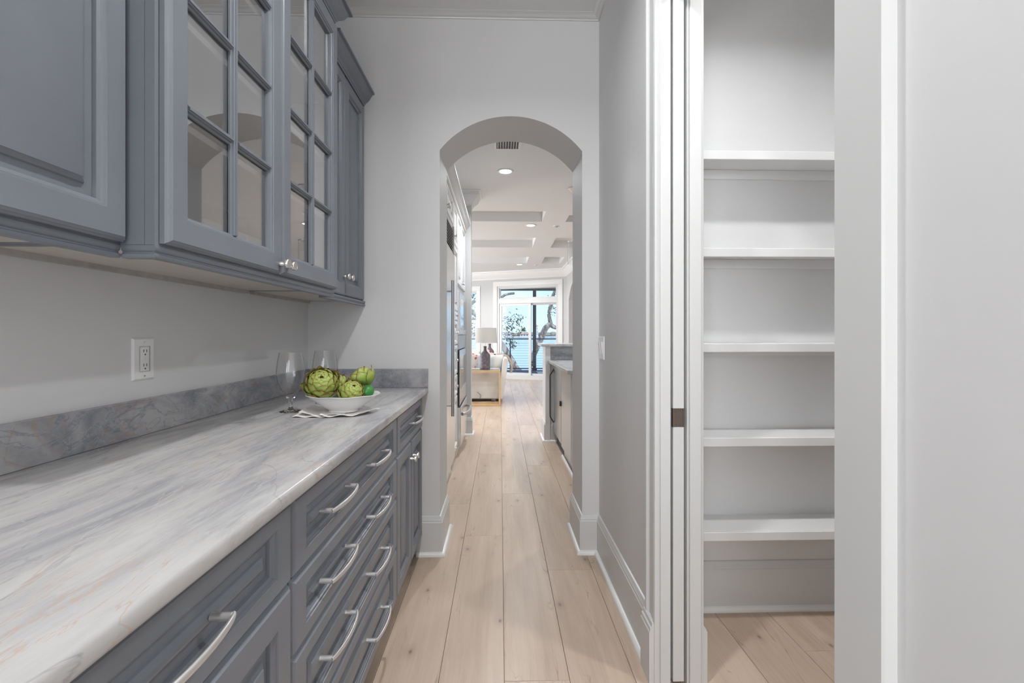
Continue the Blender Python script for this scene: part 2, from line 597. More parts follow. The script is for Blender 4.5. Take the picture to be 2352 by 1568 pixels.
def obj(name, mb, mat, parent=None, bevel=0, smooth=35, mtx=None, seg=2, recalc=True, **kw):
    if mtx is not None:
        mb.xf(mtx)
    me = bpy.data.meshes.new(name)
    zs = [Vector(v) for v in mb.v]
    lo = Vector([min(v[i] for v in zs) for i in range(3)])
    hi = Vector([max(v[i] for v in zs) for i in range(3)])
    c = Vector(((lo.x + hi.x) / 2, (lo.y + hi.y) / 2, lo.z))
    me.from_pydata([tuple(v - c) for v in zs], [], mb.f)
    if recalc:
        bm = bmesh.new()
        bm.from_mesh(me)
        bmesh.ops.recalc_face_normals(bm, faces=bm.faces)
        bm.to_mesh(me)
        bm.free()
    if mb.uv:
        uvl = me.uv_layers.new(name='UVMap')
        for lp in me.loops:
            uvl.data[lp.index].uv = mb.uv[lp.vertex_index]
    if smooth:
        me.polygons.foreach_set('use_smooth', [True] * len(me.polygons))
        me.set_sharp_from_angle(angle=math.radians(smooth))
    me.materials.append(mat)
    o = bpy.data.objects.new(name, me)
    o.location = c - (wloc(parent) if parent else Vector((0, 0, 0)))
    if bevel:
        b = o.modifiers.new('bevel', 'BEVEL')
        b.width = bevel
        b.segments = seg
        b.limit_method = 'ANGLE'
        b.angle_limit = math.radians(40)
        b.harden_normals = False
    return link(o, parent, **kw)


def inst(src, name, loc, parent=None, rot=None, scale=None, **kw):
    o = bpy.data.objects.new(name, src.data)
    o.location = Vector(loc) - (wloc(parent) if parent else Vector((0, 0, 0)))
    if rot:
        o.rotation_euler = rot
    if scale:
        o.scale = scale
    for m in src.modifiers:
        if m.type == 'BEVEL':
            b = o.modifiers.new('bevel', 'BEVEL')
            b.width, b.segments, b.limit_method, b.angle_limit = m.width, m.segments, m.limit_method, m.angle_limit
    return link(o, parent, **kw)


def empty(name, loc, label, cat, group=None, kind=None):
    o = bpy.data.objects.new(name, None)
    o.location = loc
    o.empty_display_size = 0.1
    return link(o, None, label, cat, group, kind)


def struct(name, mb, mat, parent=None, **kw):
    return obj(name, mb, mat, parent, kind='structure', **kw)


def boxo(name, b, mat, parent=None, **kw):
    return obj(name, MB().box(*b), mat, parent, **kw)


# ------------------------------------------------------------------ dimensions
XL, XR = -1.045, 0.546          # corridor walls
YE, YB = 2.50, 2.83             # end wall, front and back face
ZC = 2.957                      # corridor ceiling
ZK = 2.90                       # kitchen low ceiling / beam underside
YN = -4.6                       # rear wall

# ------------------------------------------------------------------ floor: boards one by one
sub = struct('floor', MB().box(-4.4, 3.2, YN - 0.1, 13.2, -0.06, -0.0135), M['seam'])
PWID, PLEN = 0.2285, 1.853
pm = MB()
pm.rings([(0, 0, -0.013), (0, 0, -0.0012), (0.0012, 0.0012, 0.0)], lambda a, b, d: (a, b, d), (0.0006, PWID - 0.0006, 0.0006, PLEN - 0.0006), cap0=True)
starts = {0: 2.318, -1: 3.433, -2: 2.724, -3: 5.09, 1: 4.72}
random.seed(4)
first = None
wl_off = {}
for k in range(-6, 8):
    x = 0.014 + PWID * k
    idx = k
    if k == 0:
        s0 = 3.433
    elif k == 1:
        s0 = 2.318
    elif k == -1:
        s0 = 2.724
    elif k == -2:
        s0 = 5.09
    elif k == 2:
        s0 = 4.72
    else:
        s0 = random.random() * PLEN
    y = s0 - PLEN * 6
    while y < 12.9:
        if y > YN - PLEN * 0.9:
            cx, cy = x + PWID / 2, y + PLEN / 2
            if first is None:
                first = obj('plank', pm, M['plank'], sub, recalc=True)
                first.location = Vector((cx, cy, -0.013)) - wloc(sub)
                pl0 = first
            else:
                inst(pl0, 'plank', (cx, cy, -0.013), sub)
        y += PLEN
# far side of the living room, out of sight behind the tall cabinets
boxo('board_field', (-4.4, 0.014 - PWID * 6 - 0.002, YB, 13.2, -0.0135, -0.001), M['plank'], sub, kind='stuff')
boxo('board_field', (0.014 + PWID * 8 + 0.002, 3.2, YN, 13.2, -0.0135, -0.001), M['plank'], sub, kind='stuff')


# ------------------------------------------------------------------ walls
def arch_wall(mb, x0, x1, z0, z1, y0, y1, ax0, ax1, zs, za, seg=28, bot=0.0, T=None):
    """wall slab x0..x1 with an opening ax0..ax1, segmental arch from spring zs to apex za"""
    half = (ax1 - ax0) / 2
    rise = za - zs
    R = (half * half + rise * rise) / (2 * rise)
    cx, cz = (ax0 + ax1) / 2, za - R
    n0 = len(mb.v)
    mb.box(x0, ax0, y0, y1, z0, z1)
    mb.box(ax1, x1, y0, y1, z0, z1)
    th = math.asin(half / R)
    pts = [(cx + R * math.sin(-th + 2 * th * i / seg), cz + R * math.cos(-th + 2 * th * i / seg)) for i in range(seg + 1)]
    pts[0] = (ax0, zs); pts[-1] = (ax1, zs)
    vs, fs = [], []
    for (px, pz) in pts:
        for y in (y0, y1):
            vs.append((px, y, pz))
            vs.append((px, y, z1))
    for i in range(seg):
        a, b = i * 4, (i + 1) * 4
        fs += [(a, b, b + 1, a + 1), (a + 2, a + 3, b + 3, b + 2), (a, a + 2, b + 2, b), (a + 1, b + 1, b + 3, a + 3)]
    fs += [(0, 1, 3, 2), (seg * 4, seg * 4 + 2, seg * 4 + 3, seg * 4 + 1)]
    mb.add(vs, fs)
    if T:
        mb.v[n0:] = [T(*v) for v in mb.v[n0:]]
    return mb


struct('wall_left', MB().box(XL - 0.12, XL, -1.25, YE, 0, 3.1), M['wall'])
struct('wall_added_back_room', MB().box(-3.5, -3.38, YN, -1.25, 0, 3.1).box(-3.5, XL - 0.12, -1.25, -1.13, 0, 3.1), M['wall'])  # unseen room widened to bring fill light onto the right wall
mb = MB()
arch_wall(mb, XL - 0.12, XR + 0.14, 0, 3.1, YE, YB, -0.331, 0.452, 2.213, 2.402)
struct('wall_end', mb, M['wall'], smooth=25)
struct('wall_kitchen_side', MB().box(XR + 0.14, 2.95, YE, YB, 0, 3.1), M['kwall'])
# right wall with the pantry doorway (0.70 .. 1.55), pocket slot in its far half
D0, D1, DH = 0.702, 1.550, 2.44
mb = MB()
mb.box(XR, XR + 0.14, YN, D0, 0, 3.1)
mb.box(XR, XR + 0.14, D0, D1, DH, 3.1)
mb.box(XR, 0.580, D1, YE, 0, 3.1)
mb.box(0.648, XR + 0.14, D1, YE, 0, 3.1)
mb.box(0.579, 0.649, 2.42, YE, 0, 3.1)
struct('wall_right', mb, M['wall'])
# unseen rear wall, window openings added for the fill lights
mb = MB()
wx0, wx1, wz0, wz1 = -0.75, 0.55, 0.45, 2.65
mb.box(-3.5, -2.85, YN - 0.12, YN, 0, 3.1)
mb.box(-1.05, wx0, YN - 0.12, YN, 0, 3.1)
mb.box(-2.85, -1.05, YN - 0.12, YN, 0, wz0)
mb.box(-2.85, -1.05, YN - 0.12, YN, wz1, 3.1)
mb.box(wx1, XR + 0.14, YN - 0.12, YN, 0, 3.1)
mb.box(wx0, wx1, YN - 0.12, YN, 0, wz0)
mb.box(wx0, wx1, YN - 0.12, YN, wz1, 3.1)
struct('wall_rear', mb, M['wall'])
fr = MB()
fr.rings([(0, 0, 0), (0, 0, 0.06), (0.05, 0.05, 0.06), (0.05, 0.05, 0)], lambda a, b, d: (a, YN - 0.09 + d, b), (wx0, wx1, wz0, wz1), cap1=False, loop=True)
struct('window_added_3', fr, M['trim'])  # frame of an opening added behind the camera
fr = MB()
fr.rings([(0, 0, 0), (0, 0, 0.06), (0.05, 0.05, 0.06), (0.05, 0.05, 0)], lambda a, b, d: (a, YN - 0.09 + d, b), (-2.85, -1.05, wz0, wz1), cap1=False, loop=True)
struct('window_added_4', fr, M['trim'])  # frame of the opening added for the back room fill
struct('ceiling', MB().box(XL - 0.12, XR + 0.14, -1.25, YE, ZC, 3.1).box(-3.5, XR + 0.14, YN - 0.12, -1.25, ZC, 3.1), M['ceiling'])

# pantry shell
struct('wall_pantry_back', MB().box(XR + 0.14, 1.75, 1.975, 2.06, 0, 2.95), M['pantry'])
struct('wall_pantry_far', MB().box(1.70, 1.78, 0.28, 1.975, 0, 2.95), M['pantry'])
struct('wall_pantry_near', MB().box(XR + 0.14, 1.78, 0.20, 0.28, 0, 2.95), M['pantry'])
struct('ceiling', MB().box(XR + 0.14, 1.78, 0.20, 2.06, 2.75, 2.95), M['ceiling'])

# crown of the corridor
cr = [(0, 2.93), (0.006, 2.93), (0.009, 2.936), (0.014, 2.938), (0.022, 2.943), (0.030, 2.951), (0.036, 2.953), (0.040, 2.957), (0.040, 2.97), (0, 2.97)]
struct('trim_1', MB().sweep(cr, [(XL, -1.25), (XL, YE), (XR, YE), (XR, YN)], flip=-1), M['trim'], smooth=40)

# baseboards with cap and shoe molding
BB = [(0, 0), (0.016, 0), (0.016, 0.178), (0.013, 0.182), (0.013, 0.190), (0.0105, 0.194), (0.009, 0.203), (0.006, 0.210), (0, 0.212)]
SH = [(0.0155, 0), (0.033, 0), (0.0325, 0.006), (0.030, 0.012), (0.025, 0.0175), (0.020, 0.0205), (0.0155, 0.021)]


def base(name, path, flip, bb=None, sh=None):
    o = struct(name, MB().sweep(bb or BB, path, flip=flip), M['trim'], smooth=30)
    obj('shoe_molding', MB().sweep(sh or SH, path, flip=flip), M['shoe'], o, smooth=50)
    return o


base('baseboard_left', [(-0.455, YE), (-0.331, YE), (-0.331, YB), (-0.43, YB)], -1)
base('baseboard_right', [(XR, 1.64), (XR, YE), (0.452, YE), (0.452, YB), (2.9, YB)], 1)
base('baseboard_near', [(XR, YN), (XR, 0.609)], 1)
base('baseboard_pantry', [(XR + 0.14, 1.975), (1.70, 1.975), (1.70, 0.28), (XR + 0.14, 0.28), (XR + 0.14, 0.60)], -1)
base('baseboard_pocket', [(XR + 0.14, 1.64), (XR + 0.14, 1.975)], -1)

# ------------------------------------------------------------------ doorway casing, jambs, pocket door
CAS = [(0, 0), (0, 0.016), (0.004, 0.018), (0.018, 0.018), (0.022, 0.0145), (0.075, 0.012), (0.082, 0.016), (0.086, 0.021), (0.100, 0.022), (0.104, 0.019), (0.106, 0)]


def casing(name, mir, x_face, sgn):
    """vertical leg: CAS offsets run away from the opening"""
    m = MB()
    poly = [(x_face - sgn * d, mir(o)) for o, d in CAS]
    m.prism(poly, 2, 0.0, DH)
    return m


c1 = casing('x', lambda o: D1 - 0.004 + o * 0.9, XR, 1)
struct('trim_2', c1, M['trim'], smooth=30)
c2 = MB().prism([(XR - d, D0 + 0.002 - o * 0.87) for o, d in [(0, 0), (0, 0.0185), (0.002, 0.0205), (0.103, 0.0205), (0.106, 0.0175), (0.106, 0)]], 2, 0.0, DH)
struct('trim_3', c2, M['trim'], smooth=30)
m = MB()
m.prism([(XR - d, DH + o) for o, d in CAS], 1, D0 - 0.112, D1 + 0.09)
struct('trim_4', m, M['trim'], smooth=30)
m = casing('x', lambda o: D1 + 0.004 + o * 0.9, XR + 0.14, -1)
struct('trim_5', m, M['trim'], smooth=30)
# plinth block where the baseboard meets the casing
pl = MB().prism([(XR, 0), (XR - 0.034, 0), (XR - 0.034, 0.178), (XR - 0.031, 0.182), (XR - 0.031, 0.194), (XR - 0.026, 0.198), (XR - 0.024, 0.210), (XR, 0.212)], 1, D1 + 0.001, D1 + 0.098)
struct('trim_6', pl, M['trim'])
pl = MB().prism([(XR + 0.14, 0), (XR + 0.168, 0), (XR + 0.168, 0.178), (XR + 0.163, 0.19), (XR + 0.150, 0.208), (XR + 0.14, 0.212)], 1, D1 + 0.001, D1 + 0.098)
struct('trim_7', pl, M['trim'])
# split jambs either side of the pocket
struct('trim_8', MB().box(XR, 0.582, D1 - 0.012, D1 + 0.03, 0, DH), M['trim'], bevel=0.002)
struct('trim_9', MB().box(0.648, XR + 0.142, D1 - 0.012, D1 + 0.03, 0, DH), M['trim'], bevel=0.002)
struct('trim_10', MB().box(XR, XR + 0.14, D0, D0 + 0.016, 0, DH), M['trim'], bevel=0.002)
struct('trim_11', MB().box(0.6405, 0.6475, D1 - 0.006, D1 + 0.3, 0, DH), M['trim'], bevel=0.001)
struct('trim_12', MB().box(XR, XR + 0.14, D0 + 0.016, D1 - 0.012, DH - 0.02, DH), M['trim'])
# the pocket door itself, all but its edge slid into the wall
door = MB()
dx0, dx1, dy0, dy1 = 0.5935, 0.631, D1 - 0.002, 2.40
T = lambda a, b, d: (dx0 + d, a, b)
door.box(dx0, dx1, dy0, dy1, 0.012, 0.885)
door.box(dx0, dx1, dy0, dy1, 0.95, DH - 0.03)
door.box(dx0, dx1, dy0 + 0.012, dy1, 0.885, 0.95)
dr = struct('door_1', door, M['trim'])
l1 = MB()
l1.box(dx0 - 0.001, dx1 + 0.001, dy0 + 0.0045, dy0 + 0.012, 0.885, 0.95)
obj('latch_plate', l1, M['bronze'], dr, label='dark bronze edge pull of the pocket door')
l2 = MB()
for xx in (0.598, 0.607, 0.617, 0.6245):
    l2.box(xx - 0.0013, xx + 0.0013, dy0 + 0.001, dy0 + 0.005, 0.886, 0.949)
l2.box(dx0 - 0.001, dx0 + 0.003, dy0 - 0.001, dy0 + 0.005, 0.886, 0.949)
l2.box(dx1 - 0.002, dx1 + 0.001, dy0 - 0.001, dy0 + 0.005, 0.886, 0.949)
obj('latch_rib', l2, M['bronze'], dr)

# ------------------------------------------------------------------ pantry shelves
names = ['topmost white pantry shelf, its underside seen from below',
         'second white pantry shelf from the top, just above eye level',
         'middle white pantry shelf at eye level',
         'fourth white pantry shelf from the top, its top surface in view',
         'lowest white pantry shelf above the baseboard and bare floor']
for zt, lb in zip((1.94, 1.55, 1.168, 0.790, 0.412), names):
    t = empty('pantry_shelf', (1.19, 1.89, zt - 0.036), lb, 'shelf', 'white shelves in the pantry closet')
    boxo('board', (XR + 0.142, 1.699, 1.816, 1.974, zt - 0.018, zt), M['shelf'], t, bevel=0.001)
    boxo('edge_band', (XR + 0.142, 1.699, 1.798, 1.8165, zt - 0.036, zt), M['shelf'], t, bevel=0.0025)
    boxo('cleat', (XR + 0.142, 1.699, 1.960, 1.9745, zt - 0.058, zt - 0.0185), M['shelf'], t, bevel=0.001)

# ------------------------------------------------------------------ cabinet parts
Tl = lambda X: (lambda a, b, d: (X + d, a, b))      # plane facing +X (left hand units)
Tr = lambda X: (lambda a, b, d: (X - d, a, b))      # plane facing -X (right hand units)
TH = 0.021


def frame_rings(wa, wb, full=True):
    R = [(0, 0, 0), (0, 0, 0.010), (0.0022, 0.0022, 0.0125), (0.004, 0.004, 0.0165), (0.0072, 0.0072, 0.0185), (0.009, 0.009, TH)]
    for dw, d in ((0, TH), (0.001, 0.0185), (0.0055, 0.0172), (0.007, 0.0140), (0.0125, 0.0115), (0.014, 0.0065), (0.0145, 0.0)):
        R.append((wa + dw, wb + dw, d))
    return R


def panel_rings(wa, wb):
    R = []
    for dw, d in ((0.0143, 0.0005), (0.0143, 0.0045), (0.029, 0.0045), (0.0325, 0.0058), (0.0345, 0.0095), (0.041, 0.0125), (0.043, 0.0150), (0.047, 0.0165)):
        R.append((wa + dw, wb + dw, d))
    return R


def panel_front(name, parent, T, rect, wa, wb, mat, **kw):
    f = obj(name, MB().rings(frame_rings(wa, wb), T, rect, cap1=False, loop=True), mat, parent, smooth=30, **kw)
    obj('raised_panel', MB().rings(panel_rings(wa, wb), T, rect, cap0=True), mat, f, smooth=30)
    return f


def make_pull(L=0.190):
    m = MB()
    for s in (-1, 1):
        m.cyl((0.0, s * (L / 2 - 0.006), 0), (0.030, s * (L / 2 - 0.006), 0), 0.0062, 14)
    n = 26
    pts, rad = [], []
    for i in range(n + 1):
        t = -1 + 2 * i / n
        y = t * (L / 2)
        x = 0.030 + 0.0135 * (1 - t * t) ** 0.8
        pts.append((x, y, 0))
        rad.append(0.0062 - 0.0012 * abs(t) ** 6)
    m.tube(pts, rad, 12, sx=0.62)
    return m


pull_src = None
knob_src = None


def pull(parent, loc, flip=False, long=False):
    global pull_src
    if pull_src is None:
        pull_src = obj('handle', make_pull(), M['nickel_white'], parent, smooth=60, label='satin nickel bow handle')
        zero = pull_src
        # recentre data on the mounting plane
        off = Vector(zero.location) + wloc(parent)
        for v in zero.data.vertices:
            v.co += off
        zero.location = Vector(loc) - wloc(parent)
        for m_ in list(zero.data.vertices):
            pass
        return zero
    return inst(pull_src, 'handle', loc, parent, rot=(0, 0, PI) if flip else None, label='satin nickel bow handle')


def knob(parent, loc, flip=False, scale=1.0):
    global knob_src
    if knob_src is None:
        m = MB()
        prof = [(0.0, 0.0), (0.0072, 0.0), (0.0072, 0.010), (0.0062, 0.0115), (0.0062, 0.020), (0.0135, 0.0205), (0.0150, 0.022), (0.0150, 0.0295), (0.0138, 0.031), (0.0120, 0.0312), (0.0115, 0.0306), (0.0, 0.0306)]
        m.lathe(prof[1:-1], 28)
        m.xf(Matrix.Rotation(PI / 2, 4, 'Y'))
        knob_src = obj('knob', m, M['nickel'], parent, smooth=40, label='satin nickel round knob')
        off = Vector(knob_src.location) + wloc(parent)
        for v in knob_src.data.vertices:
            v.co += off
        knob_src.location = Vector(loc) - wloc(parent)
        return knob_src
    return inst(knob_src, 'knob', loc, parent, rot=(0, 0, PI) if flip else None, scale=(scale,) * 3 if scale != 1 else None, label='satin nickel round knob')


# ------------------------------------------------------------------ base cabinets, left
FB = -0.4445                    # carcass front
BL = M['blue']


def base_unit(y0, y1, label):
    t = empty('base_cabinet', ((XL + FB) / 2, (y0 + y1) / 2, 0), label, 'cabinet', 'blue grey base cabinets under the stone worktop')
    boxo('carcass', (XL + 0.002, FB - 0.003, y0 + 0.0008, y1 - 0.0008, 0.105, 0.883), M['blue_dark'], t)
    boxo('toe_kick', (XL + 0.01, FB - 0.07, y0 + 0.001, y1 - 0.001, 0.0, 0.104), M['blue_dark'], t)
    ff = MB()
    ff.rings([(0, 0, 0), (0, 0, 0.003), (0.022, 0.022, 0.003), (0.022, 0.022, 0)], Tl(FB - 0.003), (y0 + 0.0005, y1 - 0.0005, 0.106, 0.8825), cap1=False, loop=True)
    obj('face_frame', ff, BL, t)
    return t


TF = Tl(FB + 0.0005)
u = base_unit(0.94, 1.8775, 'wide blue grey base cabinet of four long drawers with paired bow handles')
for z0, z1 in ((0.701, 0.868), (0.538, 0.697), (0.334, 0.534), (0.115, 0.330)):
    f = panel_front('drawer', u, TF, (0.944, 1.8745, z0, z1), 0.060, 0.036, BL)
    zc = (z0 + z1) / 2 + 0.002
    for yc in (1.180, 1.558):
        pull(f, (FB + 0.017, yc, zc))
u = base_unit(-0.13, 0.94, 'blue grey base cabinet nearest the viewer, one long drawer over doors')
f = panel_front('drawer', u, TF, (-0.126, 0.9375, 0.701, 0.868), 0.060, 0.036, BL)
for yc in (0.595, 0.22):
    pull(f, (FB + 0.017, yc, 0.787))
for a, b, ky in ((0.408, 0.9375, 0.437), (-0.126, 0.404, 0.375)):
    f = panel_front('door', u, TF, (a, b, 0.115, 0.697), 0.058, 0.058, BL)
    knob(f, (FB + TH, ky, 0.645))
u = base_unit(1.8775, 2.4985, 'narrow blue grey base cabinet beside the arched end wall, drawer over two doors')
f = panel_front('drawer', u, TF, (1.881, 2.478, 0.701, 0.868), 0.055, 0.036, BL)
pull(f, (FB + 0.017, 2.235, 0.787))
for a, b, ky in ((1.881, 2.178, 2.150), (2.182, 2.478, 2.212)):
    f = panel_front('door', u, TF, (a, b, 0.115, 0.697), 0.055, 0.055, BL)
    knob(f, (FB + TH, ky, 0.62))
u = base_unit(-1.2, -0.13, 'blue grey base cabinet beside and behind the viewer')
for a, b, ky in ((-0.663, -0.134, -0.63), (-1.196, -0.667, -0.70)):
    f = panel_front('door', u, TF, (a, b, 0.115, 0.868), 0.058, 0.058, BL)
    knob(f, (FB + TH, ky, 0.80))

# stone worktop with eased edge, and splash pieces
wt = MB()
XF = -0.393
prof = [(XL + 0.001, 0.884), (XF - 0.004, 0.884), (XF - 0.001, 0.886), (XF, 0.890), (XF, 0.906), (XF - 0.002, 0.911), (XF - 0.006, 0.914), (XL + 0.001, 0.914)]
wt.prism(prof, 1, -1.2, YE - 0.001)
obj('worktop', wt, M['marble'], label='long grey veined stone worktop over the blue grey base cabinets', cat='worktop', smooth=50)
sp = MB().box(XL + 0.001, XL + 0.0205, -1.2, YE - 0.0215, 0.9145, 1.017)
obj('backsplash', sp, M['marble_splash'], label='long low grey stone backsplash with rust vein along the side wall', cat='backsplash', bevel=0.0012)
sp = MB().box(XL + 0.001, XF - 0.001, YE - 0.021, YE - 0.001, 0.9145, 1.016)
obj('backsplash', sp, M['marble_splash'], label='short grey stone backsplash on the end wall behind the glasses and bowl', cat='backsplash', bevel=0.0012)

# ------------------------------------------------------------------ upper cabinets, left
ZB = 1.357
TRIMP = [(-0.018, 0.0), (-0.002, 0.0), (0.0, 0.003), (0.0, 0.008), (-0.004, 0.010), (-0.0045, 0.013), (-0.001, 0.016), (0.0, 0.022), (0.0, 0.026), (-0.018, 0.026)]
CRP = [(-0.012, 0), (0.004, 0), (0.005, 0.008), (0.010, 0.011), (0.012, 0.017), (0.020, 0.022), (0.031, 0.033), (0.040, 0.050), (0.045, 0.055), (0.047, 0.062), (0.058, 0.064), (0.058, 0.073), (0.0, 0.073), (-0.012, 0.073)]


def upper(y0, y1, XFc, ztop, label, path_trim, path_crown, crown_h=None, glass=False, close=0.018):
    t = empty('hanging_cabinet', ((XL + XFc) / 2, (y0 + y1) / 2, ZB), label, 'cabinet', 'blue grey wall cabinets')
    lo = ZB + 0.0265
    x0 = XL + 0.0015
    w = MB()
    # carcass as sides, top, bottom and back so the glass front looks in
    w.box(x0, XFc - 0.0205, y0 + 0.0006, y0 + close, lo - 0.0005, ztop)
    w.box(x0, XFc - 0.0205, y1 - close, y1 - 0.0006, lo - 0.0005, ztop)
    w.box(x0, XFc - 0.0205, y0 + close, y1 - close, ztop - 0.018, ztop)
    obj('carcass', w, BL, t)
    iw = MB()
    iw.box(x0, x0 + 0.008, y0 + close, y1 - close, lo + 0.018, ztop - 0.018)
    iw.box(x0 + 0.008, XFc - 0.020, y0 + close, y0 + close + 0.003, lo + 0.018, ztop - 0.018)
    iw.box(x0 + 0.008, XFc - 0.020, y1 - close - 0.003, y1 - close, lo + 0.018, ztop - 0.018)
    obj('interior_lining', iw, M['interior'], t)
    boxo('bottom_panel', (x0, XFc - 0.022, y0 + close, y1 - close, lo, lo + 0.018), M['maple'], t)
    rl = MB().box(x0, x0 + 0.018, y0 + close, y1 - close, ZB + 0.014, lo)
    obj('hanging_rail', rl, M['rail'], t)
    ff = MB()
    ff.rings([(0, 0, 0), (0, 0, 0.019), (0.035, 0.03, 0.019), (0.035, 0.03, 0)], Tl(XFc - 0.020), (y0, y1, lo, ztop), cap1=False, loop=True)
    obj('face_frame', ff, BL, t)
    tr = MB().sweep([(o, ZB + z) for o, z in TRIMP], path_trim, flip=-1)
    obj('light_rail', tr, BL, t, smooth=40)
    cm = MB().sweep([(o, ztop - 0.008 + z) for o, z in (crown_h or CRP)], path_crown, flip=-1)
    obj('crown', cm, BL, t, smooth=40)
    return t


# left hand unit with raised panel doors
XA = -0.757
ua = upper(0.26, 0.926, XA, 2.50, 'blue grey wall cabinet with raised panel doors nearest the viewer', [(XA, 0.26), (XA, 0.9275)], [(XA, 0.26), (XA, 0.867)])
for a, b, ky in ((0.600, 0.922, 0.63), (0.274, 0.596, 0.565)):
    f = panel_front('door', ua, Tl(XA), (a, b, 1.387, 2.48), 0.050, 0.056, BL)
    if a < 0.5:
        knob(f, (XA + TH, ky, 1.43))
# glass fronted centre unit, deeper
XG = -0.689
ug = upper(0.9265, 1.9085, XG, 2.505, 'tall blue grey wall cabinet with two glass paned doors, deeper than its neighbours',
           [(XA + 0.001, 0.9265), (XG, 0.9265), (XG, 1.9085), (-0.74, 1.9085)],
           [(XL + 0.02, 0.9265), (XG, 0.9265), (XG, 1.9085), (XL + 0.02, 1.9085)], close=0.024)
boxo('filler_strip', (XA + 0.001, XG - 0.0203, 0.9258, 0.9268, ZB + 0.0268, 2.50), BL, ug)
for a, b, ky in ((0.938, 1.4135, 1.394), (1.4165, 1.892, 1.436)):
    T = Tl(XG)
    rect = (a, b, 1.388, 2.468)
    wa, wz = 0.052, 0.056
    fr = obj('door', MB().rings(frame_rings(wa, wz), T, rect, cap1=False, loop=True), BL, ug, smooth=30)
    oa0, oa1, ob0, ob1 = a + wa + 0.0145, b - wa - 0.0145, 1.388 + wz + 0.0145, 2.468 - wz - 0.0145
    ac = (a + b) / 2
    # stepped muntin bars
    mp_ = [(-0.0125, 0.004), (-0.012, 0.0085), (-0.0075, 0.0105), (-0.0065, 0.0150), (-0.0035, 0.0165), (-0.003, 0.0195), (0.003, 0.0195), (0.0035, 0.0165), (0.0065, 0.0150), (0.0075, 0.0105), (0.012, 0.0085), (0.0125, 0.004)]
    mv = MB()
    mv.prism([(XG + d, ac + o) for o, d in mp_], 2, ob0 - 0.004, ob1 + 0.004)
    obj('muntin', mv, BL, fr, smooth=30)
    pitch = (ob1 - ob0) / 4
    for k in (1, 2, 3):
        zc = ob0 + pitch * k
        for s0, s1 in ((oa0 - 0.004, ac - 0.0122), (ac + 0.0122, oa1 + 0.004)):
            mv = MB()
            mv.prism([(XG + d, zc + o) for o, d in mp_], 1, s0, s1)
            obj('muntin', mv, BL, fr, smooth=30)
    for k in range(4):
        for s0, s1 in ((oa0, ac), (ac, oa1)):
            g = MB().box(XG + 0.0015, XG + 0.0035, s0 - 0.004 if s0 == oa0 else s0 + 0.0002, s1 + 0.004 if s1 == oa1 else s1 - 0.0002, ob0 + pitch * k - 0.0 + 0.0002, ob0 + pitch * (k + 1) - 0.0002)
            gg = MB()
            y0_, y1_ = (s0 - 0.004 if s0 == oa0 else s0), (s1 + 0.004 if s1 == oa1 else s1)
            z0_, z1_ = ob0 + pitch * k, ob0 + pitch * (k + 1)
            gg.box(XG + 0.0012, XG + 0.0030, y0_ + 0.0003, y1_ - 0.0003, z0_ + 0.0003, z1_ - 0.0003)
            obj('glass_pane', gg, M['pane'], fr, smooth=0)
    knob(fr, (XG + TH, ky, 1.418))
for zc in (1.684, 1.921, 2.158):
    boxo('inner_shelf', (XL + 0.012, XG - 0.028, 0.956, 1.880, zc - 0.014, zc + 0.002), M['shelf'], ug)
# end unit
XE = -0.755
ue = upper(1.909, 2.4985, XE, 2.452, 'low blue grey wall cabinet in the corner by the arched end wall', [(XE + 0.02, 1.909), (XE + 0.02, 2.4985)], [(XE + 0.012, 1.968), (XE + 0.012, 2.4985)])
for a, b, ky in ((1.9095, 2.176, 2.150), (2.180, 2.480, 2.206)):
    f = panel_front('door', ue, Tl(XE), (a, b, 1.385, 2.432), 0.050, 0.056, BL)
    knob(f, (XE + TH, ky, 1.475))

# ------------------------------------------------------------------ outlet and switch
t = empty('power_outlet', (XL, 1.356, 1.072), 'white electrical outlet plate on the grey wall above the backsplash', 'outlet')
m = MB().rings([(0, 0, 0), (0, 0, 0.003), (0.004, 0.004, 0.006), (0.02, 0.022, 0.0065)], Tl(XL), (1.316, 1.396, 1.072, 1.193), cap0=True)
obj('cover_plate', m, M['white_plastic'], t)
m = MB().rings([(0, 0, 0.0), (0, 0, 0.0075), (0.002, 0.002, 0.0085)], Tl(XL + 0.0002), (1.339, 1.373, 1.098, 1.167), cap0=True)
rc = obj('receptacle', m, M['white_plastic'], t)
gd = MB().rings([(0, 0, 0.0), (0.0, 0.0, 0.0082), (0.0009, 0.0009, 0.0082), (0.0009, 0.0009, 0.0)], Tl(XL + 0.0001), (1.3365, 1.3755, 1.0955, 1.1695), cap1=False, loop=True)
obj('recess', gd, M['rail'], t)
for zc in (1.156, 1.115):
    for yy in (1.350, 1.361):
        boxo('slot', (XL + 0.008, XL + 0.0092, yy - 0.0009, yy + 0.0009, zc - 0.004, zc + 0.004), M['dark'], rc)
    obj('slot', MB().cyl((XL + 0.008, 1.3555, zc - 0.0105), (XL + 0.0092, 1.3555, zc - 0.0105), 0.0024, 10), M['dark'], rc)
for y0_, y1_ in ((1.349, 1.3555), (1.3565, 1.363)):
    boxo('test_button', (XL + 0.008, XL + 0.0098, y0_, y1_, 1.127, 1.138), M['white_plastic'], rc)
for zc in (1.182, 1.083):
    obj('screw', MB().cyl((XL + 0.005, 1.356, zc), (XL + 0.0075, 1.356, zc), 0.0028, 12), M['nickel'], t)
t = empty('light_switch', (XR, 2.43, 1.07), 'white light switch plate on the wall just before the arch', 'switch')
m = MB().rings([(0, 0, 0), (0, 0, 0.003), (0.004, 0.004, 0.006), (0.02, 0.022, 0.0065)], Tr(XR), (2.371, 2.487, 1.07, 1.192), cap0=True)
obj('cover_plate', m, M['white_plastic'], t)
